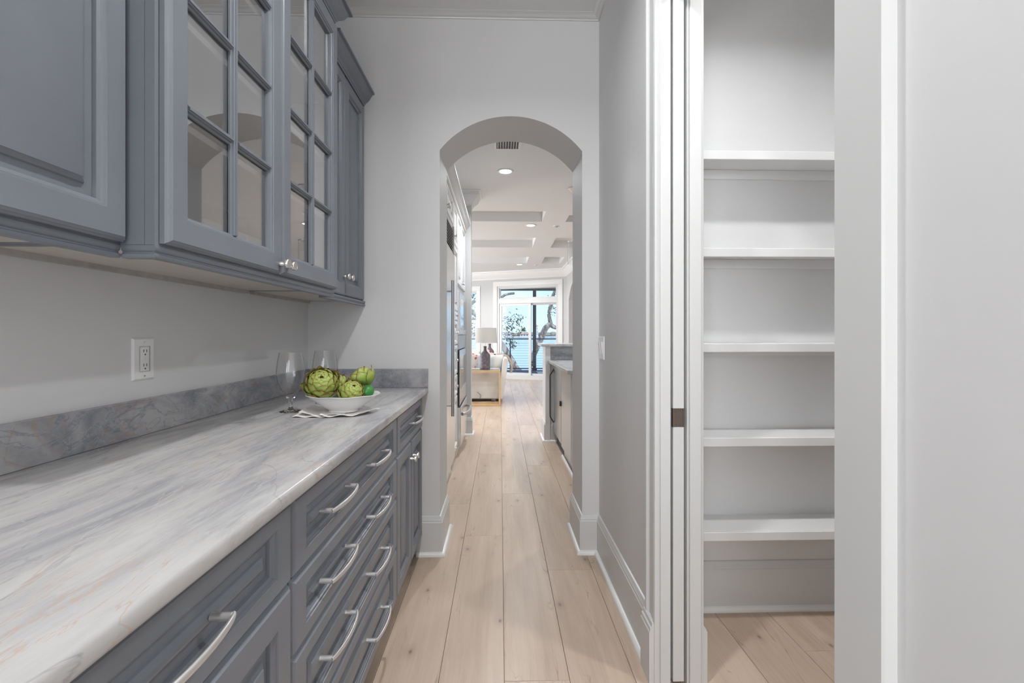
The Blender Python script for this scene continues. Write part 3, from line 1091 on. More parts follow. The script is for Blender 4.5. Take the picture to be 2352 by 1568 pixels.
for yc in (2.406, 2.452):
    m = MB().prism([(XR - 0.004, 1.098), (XR - 0.0075, 1.098), (XR - 0.0105, 1.131), (XR - 0.0125, 1.164), (XR - 0.004, 1.164)], 1, yc - 0.016, yc + 0.016)
    obj('rocker', m, M['white_plastic'], t)


# ------------------------------------------------------------------ recessed lights
def can(loc, label, watt, spread=2.6, size=0.10, color=WARM):
    x, y, z = loc
    t = empty('recessed_light', loc, label, 'light', 'recessed ceiling lights')
    r = MB().lathe([(0.060, 0.004), (0.0635, -0.002), (0.075, -0.004), (0.087, -0.002), (0.088, 0.004)], 40, loc, closed=True)
    obj('trim_ring', r, M['shelf'], t, smooth=50)
    lens = MB().lathe([(0.0605, 0.0035), (0.0605, 0.001), (0.03, -0.0005)], 32, loc)
    obj('lens', lens, M['glow'], t, label='glowing lens')
    light('lamp', 'AREA', (x, y, z - 0.008), watt, size=size, color=color, spread=spread)
    return t


can(CAN_CORRIDOR[0], 'recessed ceiling light in the passage over the worktop', 17)
can(CAN_CORRIDOR[1], 'recessed ceiling light in the passage behind the viewer', 14)
can(CAN_CORRIDOR[2], 'added fill light in the passage ceiling right above the viewer', 5)  # added to brighten the side walls
can(CAN_KITCHEN[0], 'round recessed ceiling light seen through the arch, nearest it', 26, color=COOL)
can(CAN_KITCHEN[1], 'round recessed light in the first wide ceiling beam beyond the kitchen', 20, color=COOL)
can(CAN_KITCHEN[2], 'farthest recessed light, in the ceiling beam near the glass doors', 18, color=COOL)
can((1.15, 1.1, 2.745), 'recessed ceiling light inside the pantry', 12)
for i, p in enumerate(((1.4, 4.0, 2.895), (-0.95, 7.07, 2.895), (1.6, 7.07, 2.895), (-0.95, 11.05, 2.895))):  # unseen cans added as fill for kitchen and living room
    can(p, ['unseen fill light added above the peninsula counter', 'unseen fill light added above the far end of the console', 'unseen fill light added beyond the peninsula bar', 'unseen fill light added above the side window'][i], 20, color=COOL)

# ------------------------------------------------------------------ kitchen shell
struct('ceiling', MB().box(-4.4, 3.2, YB, 13.2, 3.04, 3.12), M['ceiling'])
kc = empty('ceiling_beams', (0.5, 8, ZK), 'white coffered ceiling of flat beams beyond the arch', 'ceiling', kind='structure')
boxo('soffit', (-4.4, 3.2, YB, 6.27, ZK, 3.04), M['ceiling'], kc)
boxo('soffit', (0.63, 3.2, 6.27, 6.47, ZK, 3.04), M['ceiling'], kc)
for y0, y1 in ((6.85, 8.0), (8.91, 9.97), (10.9, 13.2)):
    boxo('cross_beam', (-4.4, 3.2, y0, y1, ZK, 3.04), M['ceiling'], kc)
for y0, y1 in ((6.47, 6.85), (8.0, 8.91), (9.97, 10.9)):
    boxo('long_beam', (0.63, 0.985, y0 + 0.0005, y1 - 0.0005, ZK, 3.04), M['ceiling'], kc)
    boxo('long_beam', (1.42, 3.2, y0 + 0.0005, y1 - 0.0005, ZK, 3.04), M['ceiling'], kc)
    boxo('long_beam', (-2.3, -1.95, y0 + 0.0005, y1 - 0.0005, ZK, 3.04), M['ceiling'], kc)
# sprinkler heads / detectors
for (x, y), lb in (((0.881, 7.12), 'small round white sprinkler cover on the nearer wide beam'), ((0.869, 11.15), 'small round white sprinkler cover on the farthest beam')):
    t = empty('sprinkler_cover', (x, y, ZK), lb, 'sprinkler', 'sprinkler covers on the beams')
    obj('flange', MB().lathe([(0.052, 0.0), (0.050, -0.006), (0.030, -0.009), (0.024, -0.004)], 28, (x, y, ZK)), M['shelf'], t, smooth=40)
    obj('head', MB().lathe([(0.022, -0.004), (0.020, -0.016), (0.008, -0.022)], 16, (x, y, ZK)), M['steel_soft'], t, smooth=40)
# air vent
t = empty('air_vent', (0.055, 4.02, ZK), 'white louvred air vent in the kitchen ceiling just past the arch', 'vent')
m = MB().rings([(0, 0, 0.0), (0, 0, 0.006), (0.012, 0.012, 0.009), (0.022, 0.022, 0.009), (0.022, 0.022, 0.0)], lambda a, b, d: (a, b, ZK - d), (-0.055, 0.185, 3.86, 4.17), cap1=False, loop=True)
obj('frame', m, M['shelf'], t)
boxo('duct', (-0.035, 0.165, 3.88, 4.15, ZK - 0.002, ZK - 0.0005), M['black'], t)
for k in range(8):
    xc = -0.022 + k * 0.0235
    m = MB().prism([(xc - 0.003, ZK - 0.010), (xc + 0.000, ZK - 0.010), (xc + 0.006, ZK - 0.002), (xc + 0.003, ZK - 0.002)], 1, 3.881, 4.149)
    obj('louvre', m, M['shelf'], t)

struct('wall_kitchen_left', MB().box(-1.24, -1.12, YB, 5.45, 0, 3.04), M['kwall'])
struct('wall_stub', MB().box(-1.24, -0.349, 5.45, 5.60, 0, ZK), M['kwall'])
struct('wall_kitchen_right', MB().box(2.95, 3.07, YB, 9.3, 0, 3.04), M['kwall'])
SBB = BB
base('baseboard_stub', [(-1.2, 5.45), (-0.349, 5.45), (-0.349, 5.60), (-1.24, 5.60)], -1)
KCR = [(0, 2.735), (0.008, 2.735), (0.010, 2.748), (0.020, 2.752), (0.024, 2.772), (0.045, 2.79), (0.075, 2.825), (0.085, 2.855), (0.095, 2.860), (0.100, 2.885), (0.122, 2.89), (0.122, 2.90), (0, 2.90)]
struct('trim_13', MB().sweep(KCR, [(-1.12, 5.45), (-0.349, 5.45), (-0.349, 5.60), (-1.24, 5.60)], flip=-1), M['shelf'], smooth=40)

# window wall: local frame, s along the wall, n outwards
ANG = math.radians(-22)
P0 = Vector((-0.19, 12.45, 0))
MW = Matrix.Translation(P0) @ Matrix.Rotation(ANG, 4, 'Z')


def wbox(m, s0, s1, n0, n1, z0, z1):
    return m.box(s0, s1, n0, n1, z0, z1)


wl_ = MB()
# door opening s .115..1.80 z 0..2.47 ; side window s -1.35..-.47 z .72..2.44
wbox(wl_, -4.6, -1.40, 0, 0.14, 0, 3.04)
wbox(wl_, -1.40, -0.49, 0, 0.14, 0, 0.74)
wbox(wl_, -1.40, -0.49, 0, 0.14, 2.40, 3.04)
wbox(wl_, -0.49, 0.115, 0, 0.14, 0, 3.04)
wbox(wl_, 0.115, 1.83, 0, 0.14, 2.50, 3.04)
wbox(wl_, 1.83, 2.32, 0, 0.14, 0, 3.04)
struct('wall_window', wl_, M['kwall'], mtx=MW)
# casing round the glass doors
m = MB().rings([(0, 0, 0), (0, 0, 0.022), (0.012, 0.012, 0.026), (0.10, 0.10, 0.022), (0.115, 0.13, 0.016), (0.115, 0.13, 0)], lambda a, b, d: (a, -d, b), (0.0, 1.945, -0.02, 2.63), cap1=False, loop=True)
m2 = MB()
for s0, s1, z0, z1 in ((0.0, 0.118, 0.0, 2.5), (1.83, 1.945, 0.0, 2.5), (0.0, 1.945, 2.5, 2.63)):
    m2.box(s0, s1, -0.022, 0, z0, z1)
struct('trim_14', m2, M['shelf'], mtx=MW, bevel=0.003)
m2 = MB()
for s0, s1, z0, z1 in ((-0.49, -0.385, 0.66, 2.40), (-1.51, -1.40, 0.66, 2.40), (-1.51, -0.385, 2.40, 2.53), (-1.51, -0.385, 0.62, 0.74)):
    m2.box(s0, s1, -0.022, 0, z0, z1)
struct('trim_15', m2, M['shelf'], mtx=MW, bevel=0.003)


def wframe(name, s0, s1, z0, z1, n0, n1, w, mat, parent=None, **kw):
    m = MB().rings([(0, 0, n0), (0, 0, n1), (w, w, n1), (w, w, n0)], lambda a, b, d: (a, d, b), (s0, s1, z0, z1), cap1=False, loop=True)
    return obj(name, m, mat, parent, mtx=MW, **kw)


win = wframe('door_2', 0.118, 1.828, 0.0, 2.50, 0.0, 0.12, 0.05, M['trim'], kind='structure')
boxo_m = lambda b: MB().box(*b)
obj('transom_bar', boxo_m((0.166, 1.78, 0.0, 0.12, 2.03, 2.165)), M['trim'], win, mtx=MW)
obj('sill', boxo_m((0.166, 1.78, -0.03, 0.12, 0.0, 0.105)), M['trim'], win, mtx=MW)
p1 = wframe('sliding_panel', 0.17, 1.075, 0.105, 2.03, 0.02, 0.055, 0.065, M['steel_soft'], win)
p1.data.materials[0] = M['trim']
obj('glass_pane', boxo_m((0.236, 1.009, 0.034, 0.039, 0.171, 1.964)), M['window_glass'], p1, mtx=MW, smooth=0)
p2 = wframe('sliding_panel', 1.015, 1.80, 0.105, 2.03, 0.065, 0.10, 0.05, M['trim'], win)
obj('glass_pane', boxo_m((1.066, 1.749, 0.08, 0.085, 0.156, 1.979)), M['window_glass'], p2, mtx=MW, smooth=0)
t1 = wframe('transom_frame', 0.17, 1.78, 2.166, 2.45, 0.03, 0.08, 0.025, M['trim'], win)
obj('glass_pane', boxo_m((0.196, 1.754, 0.05, 0.055, 2.192, 2.424)), M['window_glass'], t1, mtx=MW, smooth=0)
w1 = wframe('window_1', -1.40, -0.49, 0.74, 2.40, 0.02, 0.10, 0.045, M['trim'], kind='structure')
obj('glass_pane', boxo_m((-1.354, -0.536, 0.05, 0.055, 0.786, 2.354)), M['window_glass'], w1, mtx=MW, smooth=0)
obj('window_bar', boxo_m((-1.354, -0.536, 0.03, 0.08, 1.60, 1.64)), M['alu'], w1, mtx=MW)
# crown along window wall and right living wall
lcr = [(0, 2.69), (0.008, 2.69), (0.012, 2.71), (0.03, 2.73), (0.06, 2.77), (0.09, 2.83), (0.10, 2.86), (0.125, 2.87), (0.13, 2.90), (0, 2.90)]
a = MW @ Vector((-4.5, 0, 0)); b = MW @ Vector((2.03, 0, 0))
struct('trim_16', MB().sweep(lcr, [(a.x, a.y), (1.70, b.y), (1.70, 9.3), (2.95, 9.3)], flip=-1), M['shelf'], smooth=40)
a2 = MW @ Vector((0.0, 0, 0)); a3 = MW @ Vector((1.945, 0, 0))
base('baseboard_window', [(a.x, a.y), (a2.x, a2.y)], -1)
base('baseboard_living', [(a3.x, a3.y), (1.70, b.y), (1.70, 11.27)], -1)
# right living wall with an arched opening
mb = MB()
arch_wall(mb, 9.3, 11.95, 0, ZK, 0, 0.16, 9.75, 11.25, 2.05, 2.42, T=lambda x, y, z: (1.70 + y, x, z))
struct('wall_living_right', mb, M['kwall'], smooth=25)
struct('wall_hall', MB().box(2.95, 3.07, 9.3, 11.6, 0, 3.04), M['kwall'])
struct('wall_hall_far', MB().box(1.86, 2.95, 11.45, 11.55, 0, 3.04), M['kwall'])
# unseen left side of living room, opening added for the fill light
mb = MB()
mb.box(-4.4, -4.3, 5.6, 7.4, 0, 3.04)
mb.box(-4.4, -4.3, 11.0, 14.2, 0, 3.04)
mb.box(-4.4, -4.3, 7.4, 11.0, 0, 0.35)
mb.box(-4.4, -4.3, 7.4, 11.0, 2.6, 3.04)
mb.box(-4.3, -1.24, 5.50, 5.60, 0, 3.04)
struct('wall_living_left', mb, M['kwall'])
fr = MB()
fr.rings([(0, 0, 0), (0, 0, 0.08), (0.06, 0.06, 0.08), (0.06, 0.06, 0)], lambda a, b, d: (-4.4 + d, a, b), (7.4, 11.0, 0.35, 2.6), cap1=False, loop=True)
struct('window_added_2', fr, M['trim'])  # frame of the unseen opening added for the side fill

# ------------------------------------------------------------------ kitchen tall units, left
XK = -0.435
TK = Tl(XK)
WC = M['white_cab']
# built-in refrigerator
t = empty('refrigerator', (-0.77, 3.50, 0), 'built-in stainless refrigerator with louvred top grille at the edge of the arch', 'refrigerator')
boxo('cabinet_body', (-1.11, XK, 3.05, 4.04, 0.0, 2.15), M['white_cab'], t)
boxo('door', (XK + 0.001, XK + 0.036, 3.06, 4.005, 0.13, 1.885), M['steel'], t, bevel=0.003)
gr = obj('grille', MB().rings([(0, 0, 0), (0, 0, 0.02), (0.02, 0.02, 0.02), (0.02, 0.02, 0)], Tl(XK + 0.001), (3.06, 4.005, 1.892, 2.148), cap1=False, loop=True), M['steel'], t)
boxo('grille_back', (XK + 0.001, XK + 0.004, 3.08, 3.985, 1.912, 2.128), M['dark'], gr)
for k in range(9):
    z = 1.918 + k * 0.0235
    obj('louvre', MB().prism([(XK + 0.005, z + 0.010), (XK + 0.019, z), (XK + 0.019, z + 0.004), (XK + 0.005, z + 0.014)], 1, 3.081, 3.984), M['steel_soft'], gr)
boxo('side_gasket', (XK + 0.001, XK + 0.030, 4.006, 4.012, 0.13, 2.148), M['steel_soft'], t)
hd = MB()
hd.cyl((XK + 0.085, 3.98, 0.6), (XK + 0.085, 3.98, 1.6), 0.011, 12)
for z in (0.68, 1.52):
    hd.cyl((XK + 0.035, 3.98, z), (XK + 0.085, 3.98, z), 0.007, 10)
hd.xf(Matrix.Translation((0, -0.62, 0)))
obj('handle', hd, M['steel_soft'], t, smooth=50)
boxo('kick_plate', (-1.0, XK - 0.01, 3.06, 4.04, 0.0, 0.125), M['steel_soft'], t)
# cupboards above the refrigerator
t = empty('over_refrigerator_cabinet', (-0.77, 3.55, 2.155), 'white wall cupboard above the built-in refrigerator', 'cabinet')
boxo('carcass', (-1.11, XK, 3.05, 4.04, 2.152, 2.43), WC, t)
for a, b in ((3.06, 3.545), (3.55, 4.03)):
    f = panel_front('door', t, TK, (a, b, 2.165, 2.415), 0.05, 0.05, WC)
    knob(f, (XK + TH, b - 0.035 if a < 3.1 else a + 0.035, 2.20), scale=0.8)
# slim tall cupboard
t = empty('tall_cupboard', (-0.77, 4.24, 0), 'slim white tall cupboard between refrigerator and wall ovens', 'cabinet')
boxo('carcass', (-1.11, XK, 4.041, 4.44, 0.0, 2.43), WC, t)
z = 0.12
for z0, z1 in ((0.12, 0.62), (0.625, 0.82), (0.825, 1.10), (1.105, 1.33), (1.335, 1.42), (1.425, 2.02), (2.025, 2.415)):
    f = panel_front('door' if z1 - z0 > 0.3 else 'drawer', t, TK, (4.05, 4.432, z0, z1), 0.045, 0.03 if z1 - z0 < 0.3 else 0.045, WC)
    knob(f, (XK + TH, 4.09 if z1 - z0 > 0.3 else 4.24, (z0 + z1) / 2 if z1 - z0 < 0.3 else (z0 + 0.06)), scale=0.8)
boxo('kick_plate', (XK - 0.02, XK + 0.004, 4.041, 4.44, 0.0, 0.11), M['steel_soft'], t)
# oven column
t = empty('oven_column', (-0.77, 4.93, 0), 'white tall cabinet holding two stacked stainless wall ovens and a warming drawer', 'oven')
boxo('carcass', (-1.11, XK, 4.441, 5.428, 0.0, 2.43), WC, t)
XO = XK + 0.036


def oven(name, z0, z1, wz0, wz1, **kw):
    f = obj(name, MB().rings([(0, 0, 0), (0, 0, 0.034), (0.004, 0.004, 0.037)], Tl(XK + 0.001), (4.46, 5.39, z0, z1), cap0=True), M['steel'], t, **kw)
    boxo('window', (XO + 0.002, XO + 0.0045, 4.55, 5.30, wz0, wz1), M['oven_glass'], f)
    return f


o1 = oven('oven_door', 1.20, 1.62, 1.25, 1.56)
boxo('vent_strip', (XK + 0.001, XO - 0.004, 4.46, 5.39, 1.055, 1.195), M['steel_soft'], t)
o2 = oven('oven_door', 0.50, 1.045, 0.66, 0.975)
wd = obj('warming_drawer', MB().rings([(0, 0, 0), (0, 0, 0.045), (0.004, 0.004, 0.048)], Tl(XK + 0.001), (4.46, 5.36, 0.105, 0.485), cap0=True), M['steel'], t)
boxo('side_trim', (XK + 0.001, XO, 4.452, 4.4585, 0.50, 1.045), M['black'], t)
for z, yy0, yy1, pr in ((0.395, 4.62, 5.22, wd),):
    hb = MB()
    pts = []
    for i in range(13):
        s = -1 + i / 6
        pts.append((XO + 0.014 + 0.055 * (1 - s ** 4), (yy0 + yy1) / 2 + s * (yy1 - yy0) / 2, z))
    hb.tube(pts, 0.017, 12)
    obj('handle', hb, M['steel_soft'], pr, smooth=50)
f = panel_front('door', t, TK, (4.455, 4.935, 1.70, 2.415), 0.05, 0.05, WC)
knob(f, (XK + TH, 4.90, 1.745), scale=0.8)
f = panel_front('door', t, TK, (4.94, 5.42, 1.70, 2.415), 0.05, 0.05, WC)
knob(f, (XK + TH, 4.975, 1.745), scale=0.8)
boxo('kick_plate', (XK - 0.03, XK - 0.005, 4.44, 5.40, 0.0, 0.10), M['steel_soft'], t)
# one continuous crown over the three tall units
t = empty('cabinet_crown', (-0.42, 4.2, 2.43), 'white crown molding running along the tops of the tall kitchen cabinets', 'molding')
obj('molding', MB().sweep([(0.0, 2.39), (0.006, 2.39), (0.010, 2.40), (0.012, 2.425), (0.025, 2.435), (0.045, 2.46), (0.055, 2.475), (0.066, 2.48), (0.066, 2.492), (0.0, 2.492)], [(XK + 0.022, 3.02), (XK + 0.022, 5.36)], flip=-1), M['shelf'], t, smooth=40)
obj('bead', MB().tube([(XK + 0.030, 3.02, 2.402), (XK + 0.030, 5.36, 2.402)], 0.006, 8), M['shelf'], t)

# ------------------------------------------------------------------ peninsula, right
t = empty('peninsula_bar', (1.7, 5.1, 0), 'white raised kitchen bar with pale stone top beyond the arch', 'counter')
boxo('end_panel', (0.508, 2.945, 5.100, 5.435, 0, 1.066), M['shelf'], t)
bt_ = MB().box(0.453, 2.94, 5.015, 5.535, 1.067, 1.097)
obj('bar_top', bt_, M['marble'], t, bevel=0.004)
boxo('riser', (0.545, 2.94, 5.080, 5.099, 0.915, 1.0665), M['marble_splash'], t)
obj('base_molding', MB().sweep(BB, [(2.9, 5.435), (0.508, 5.435), (0.508, 5.10), (0.66, 5.10)], flip=-1), M['trim'], t, smooth=30)
obj('shoe_molding', MB().sweep(SH, [(2.9, 5.435), (0.508, 5.435), (0.508, 5.10), (0.66, 5.10)], flip=-1), M['shoe'], t, smooth=50)
boxo('corner_post', (0.505, 0.56, 5.077, 5.0995, 0.0, 1.066), M['shelf'], t, bevel=0.003)
obj('worktop', MB().box(0.537, 1.25, 3.62, 5.0795, 0.884, 0.914), M['marble'], label='lower pale stone worktop in front of the raised bar', cat='worktop', bevel=0.004)
obj('worktop', MB().box(0.60, 1.25, YB + 0.001, 3.6195, 0.884, 0.914), M['marble'], label='pale stone worktop stretch nearest the arch on the peninsula side', cat='worktop', bevel=0.003)
# undercounter refrigerator in steel
XP = 0.602
t = empty('undercounter_refrigerator', (0.9, 4.66, 0), 'stainless undercounter refrigerator with slim bowed handle at the bar end', 'refrigerator')
boxo('body', (XP + 0.03, 1.2, 4.468, 5.072, 0.11, 0.880), M['steel_soft'], t)
boxo('door', (XP - 0.006, XP + 0.028, 4.472, 5.072, 0.125, 0.875), M['steel'], t, bevel=0.002)
boxo('kick_grille', (XP + 0.035, XP + 0.06, 4.468, 5.072, 0.0, 0.105), M['black'], t)
hd = MB()
hd.tube([(XP - 0.006, 5.058, 0.82), (XP - 0.006, 5.058, 0.81), (XP - 0.046, 5.058, 0.75), (XP - 0.048, 5.058, 0.735), (XP - 0.048, 5.058, 0.30), (XP - 0.046, 5.058, 0.285), (XP - 0.006, 5.058, 0.22)], 0.0055, 10, up=Vector((0, 1, 0)))
obj('handle', hd, M['black'], t, smooth=50, label='slim dark bowed handle')
boxo('door_seal', (XP - 0.004, XP + 0.02, 5.0722, 5.0765, 0.13, 0.87), M['black'], t)
# dishwasher
t = empty('dishwasher', (0.9, 4.03, 0), 'white panelled dishwasher between the steel refrigerator and drawers', 'dishwasher')
boxo('body', (XP + 0.03, 1.2, 3.860, 4.466, 0.0, 0.880), M['white_cab'], t)
boxo('door', (XP - 0.002, XP + 0.029, 3.866, 4.461, 0.105, 0.876), M['white_cab'], t, bevel=0.003)
boxo('gap_strip', (XP + 0.001, XP + 0.028, 4.4615, 4.471, 0.125, 0.876), M['dark'], t)
boxo('kick_plate', (XP + 0.028, XP + 0.045, 3.860, 4.466, 0.0, 0.09), M['shoe'], t)
boxo('latch_handle', (XP - 0.022, XP - 0.003, 4.436, 4.451, 0.50, 0.55), M['black'], t)
t = empty('drawer_cabinet', (0.93, 3.3, 0), 'white kitchen drawer unit partly hidden by the arch jamb', 'cabinet')
boxo('carcass', (XP + 0.028, 1.2, YB + 0.02, 3.858, 0.0, 0.882), WC, t)
for z0, z1 in ((0.11, 0.36), (0.366, 0.54), (0.546, 0.71), (0.716, 0.874)):
    f = obj('drawer', MB().rings([(0, 0, 0), (0, 0, 0.014), (0.003, 0.003, 0.019)], Tr(XP + 0.0275), (3.26, 3.853, z0, z1), cap0=True), WC, t)
    f = obj('drawer', MB().rings([(0, 0, 0), (0, 0, 0.014), (0.003, 0.003, 0.019)], Tr(XP + 0.0275), (2.87, 3.255, z0, z1), cap0=True), WC, t)
obj('shoe_molding', MB().sweep(SH, [(XP + 0.03, YB + 0.04), (XP + 0.03, 4.465)], flip=1), M['shoe'], t)

# pendant over the bar (shows only as a reflection in the cabinet glass)
t = empty('pendant_lamp', (0.86, 5.27, 2.0), 'glass cylinder pendant lamp hanging over the raised bar', 'lamp')
obj('canopy', MB().lathe([(0.075, 2.899), (0.075, 2.89), (0.03, 2.855), (0.008, 2.84)], 28, (0.86, 5.27, 0)), M['nickel'], t, smooth=50)
obj('chain', MB().cyl((0.86, 5.27, 2.31), (0.86, 5.27, 2.845), 0.004, 8), M['nickel'], t)
for k in range(7):
    obj('chain_link', MB().lathe([(0.004, 0.0), (0.009, 0.012), (0.009, 0.022), (0.004, 0.034)], 10, (0.86, 5.27, 2.36 + k * 0.06)), M['nickel'], t, smooth=60)
obj('glass_cylinder', MB().lathe([(0.075, 2.02), (0.075, 2.27), (0.072, 2.27), (0.072, 2.02)], 32, (0.86, 5.27, 0), closed=True), M['crystal'], t, smooth=50)
obj('socket', MB().lathe([(0.078, 2.268), (0.078, 2.28), (0.02, 2.295), (0.012, 2.32)], 24, (0.86, 5.27, 0)), M['nickel'], t, smooth=50)
obj('candle_sleeve', MB().lathe([(0.012, 2.06), (0.012, 2.16), (0.009, 2.17)], 16, (0.86, 5.27, 0)), M['shelf'], t, smooth=50)

# ------------------------------------------------------------------ goblets
gp_out = [(0.0385, 0.000), (0.0385, 0.0015), (0.030, 0.0035), (0.016, 0.0065), (0.0085, 0.0105), (0.0070, 0.016), (0.0068, 0.042), (0.0078, 0.0475), (0.0155, 0.050), (0.0175, 0.0535), (0.0155, 0.057), (0.0130, 0.0595), (0.0200, 0.065), (0.0330, 0.082), (0.0440, 0.108), (0.0495, 0.135), (0.0500, 0.155), (0.0470, 0.185), (0.0420, 0.212), (0.0405, 0.221)]
gp_in = [(0.0393, 0.221), (0.0408, 0.212), (0.0456, 0.185), (0.0485, 0.155), (0.0480, 0.135), (0.0424, 0.108), (0.0310, 0.082), (0.0180, 0.067), (0.004, 0.0635)]


def goblet(x, y, label):
    t = empty('goblet', (x, y, 0.9142), label, 'glass', 'clear stemmed goblets')

    def wave(px, py, pz, a, r):
        if 0.066 < pz < 0.20:
            k = 1 + 0.018 * math.sin(6 * a + 40 * pz) * math.sin((pz - 0.066) / 0.134 * PI)
            return px * k, py * k, pz
        return px, py, pz
    stem = [p for p in gp_out if p[1] <= 0.0596] + [(0.004, 0.0615)]
    bowl = [(0.0130, 0.0600)] + [p for p in gp_out if p[1] > 0.0596] + gp_in
    obj('stem', MB().lathe(stem, 40, (x, y, 0.9145)), M['solid_glass'], t, smooth=50)
    obj('cup', MB().lathe(bowl, 60, (x, y, 0.9145), fn=wave), M['goblet'], t, smooth=60)


goblet(-0.789, 1.735, 'clear stemmed goblet standing left of the bowl, nearest the viewer')
goblet(-0.745, 1.955, 'clear goblet behind the largest artichoke, its stem hidden')

# ------------------------------------------------------------------ napkin, bowl, artichokes
def cloth_grid(corners, nu, nv, hfn, th=0.0022):
    """bilinear patch of four xy corners with height function, closed thin solid"""
    A, B, C_, D = [Vector(c) for c in corners]
    top, bot = [], []
    for j in range(nv + 1):
        for i in range(nu + 1):
            u, v = i / nu, j / nv
            p = (A * (1 - u) + B * u) * (1 - v) + (D * (1 - u) + C_ * u) * v
            h = hfn(u, v, p)
            wob = 0.004 * noise.noise(Vector((p.x * 14, p.y * 14, 1.7)))
            top.append((p.x + wob, p.y - wob, h + th))
            bot.append((p.x + wob, p.y - wob, h))
    n = (nu + 1)
    fs = []
    N = len(top)
    for j in range(nv):
        for i in range(nu):
            a = j * n + i
            fs.append((a, a + 1, a + n + 1, a + n))
            fs.append((N + a, N + a + n, N + a + n + 1, N + a + 1))
    rim = [i for i in range(n)] + [j * n + nu for j in range(1, nv + 1)] + [nv * n + i for i in range(nu - 1, -1, -1)] + [j * n for j in range(nv - 1, 0, -1)]
    for k in range(len(rim)):
        a, b = rim[k], rim[(k + 1) % len(rim)]
        fs.append((a, N + a, N + b, b))
    m = MB()
    m.add(top + bot, fs)
    return m


BX, BY = -0.577, 1.690
ZT = 0.9146


def hgt(basez, amp, fq, ph=0.0, edge=0.0):
    def f(u, v, p):
        r = math.hypot(p.x - BX, p.y - BY)
        k = min(1, max(0, (r - 0.055) / 0.05))
        e = edge * (abs(u - 0.5) * 2) ** 3
        return basez + k * (amp * (0.5 + 0.5 * math.sin(u * fq * 6.28 + ph + v * 2)) + e)
    return f


t = empty('napkin', (BX, BY, ZT), 'white cloth napkin folded under the bowl on the worktop', 'napkin')
obj('lower_fold', cloth_grid([(-0.722, 1.600), (-0.600, 1.600), (-0.540, 1.80), (-0.738, 1.800)], 24, 20, hgt(ZT, 0.004, 2.2)), M['napkin'], t, smooth=60)
obj('upper_fold', cloth_grid([(-0.705, 1.612), (-0.560, 1.612), (-0.555, 1.78), (-0.722, 1.790)], 24, 20, hgt(ZT + 0.0045, 0.008, 1.3, 1.0, 0.004)), M['napkin'], t, smooth=60)
obj('front_corner', cloth_grid([(-0.622, 1.586), (-0.500, 1.618), (-0.447, 1.705), (-0.600, 1.780)], 24, 18, hgt(ZT + 0.002, 0.009, 1.7, 2.2, 0.003)), M['napkin'], t, smooth=60)

# bowl: oval, scalloped rim
t = empty('bowl', (BX, BY, ZT + 0.006), 'white porcelain bowl with wavy rim holding artichokes', 'bowl')
bo = [(r_, z_ * 0.86) for r_, z_ in [(0.048, 0.0), (0.050, 0.003), (0.047, 0.007), (0.060, 0.016), (0.085, 0.036), (0.104, 0.056), (0.117, 0.067), (0.126, 0.071), (0.1265, 0.074), (0.115, 0.0715), (0.101, 0.060), (0.082, 0.041), (0.057, 0.021), (0.030, 0.013), (0.004, 0.012)]]


def scal(px, py, pz, a, r):
    k = max(0.0, (pz - 0.05) / 0.022)
    s = 1 + 0.025 * k * math.cos(8 * a + 0.5)
    return px * s * 1.06, py * s * 0.84, pz + 0.0022 * k * math.cos(8 * a + 0.5) + 0.004 * k * abs(math.cos(a)) ** 3


obj('body', MB().lathe(bo, 96, (BX, BY, ZT + 0.0068), fn=scal), M['porcelain'], t, smooth=50)


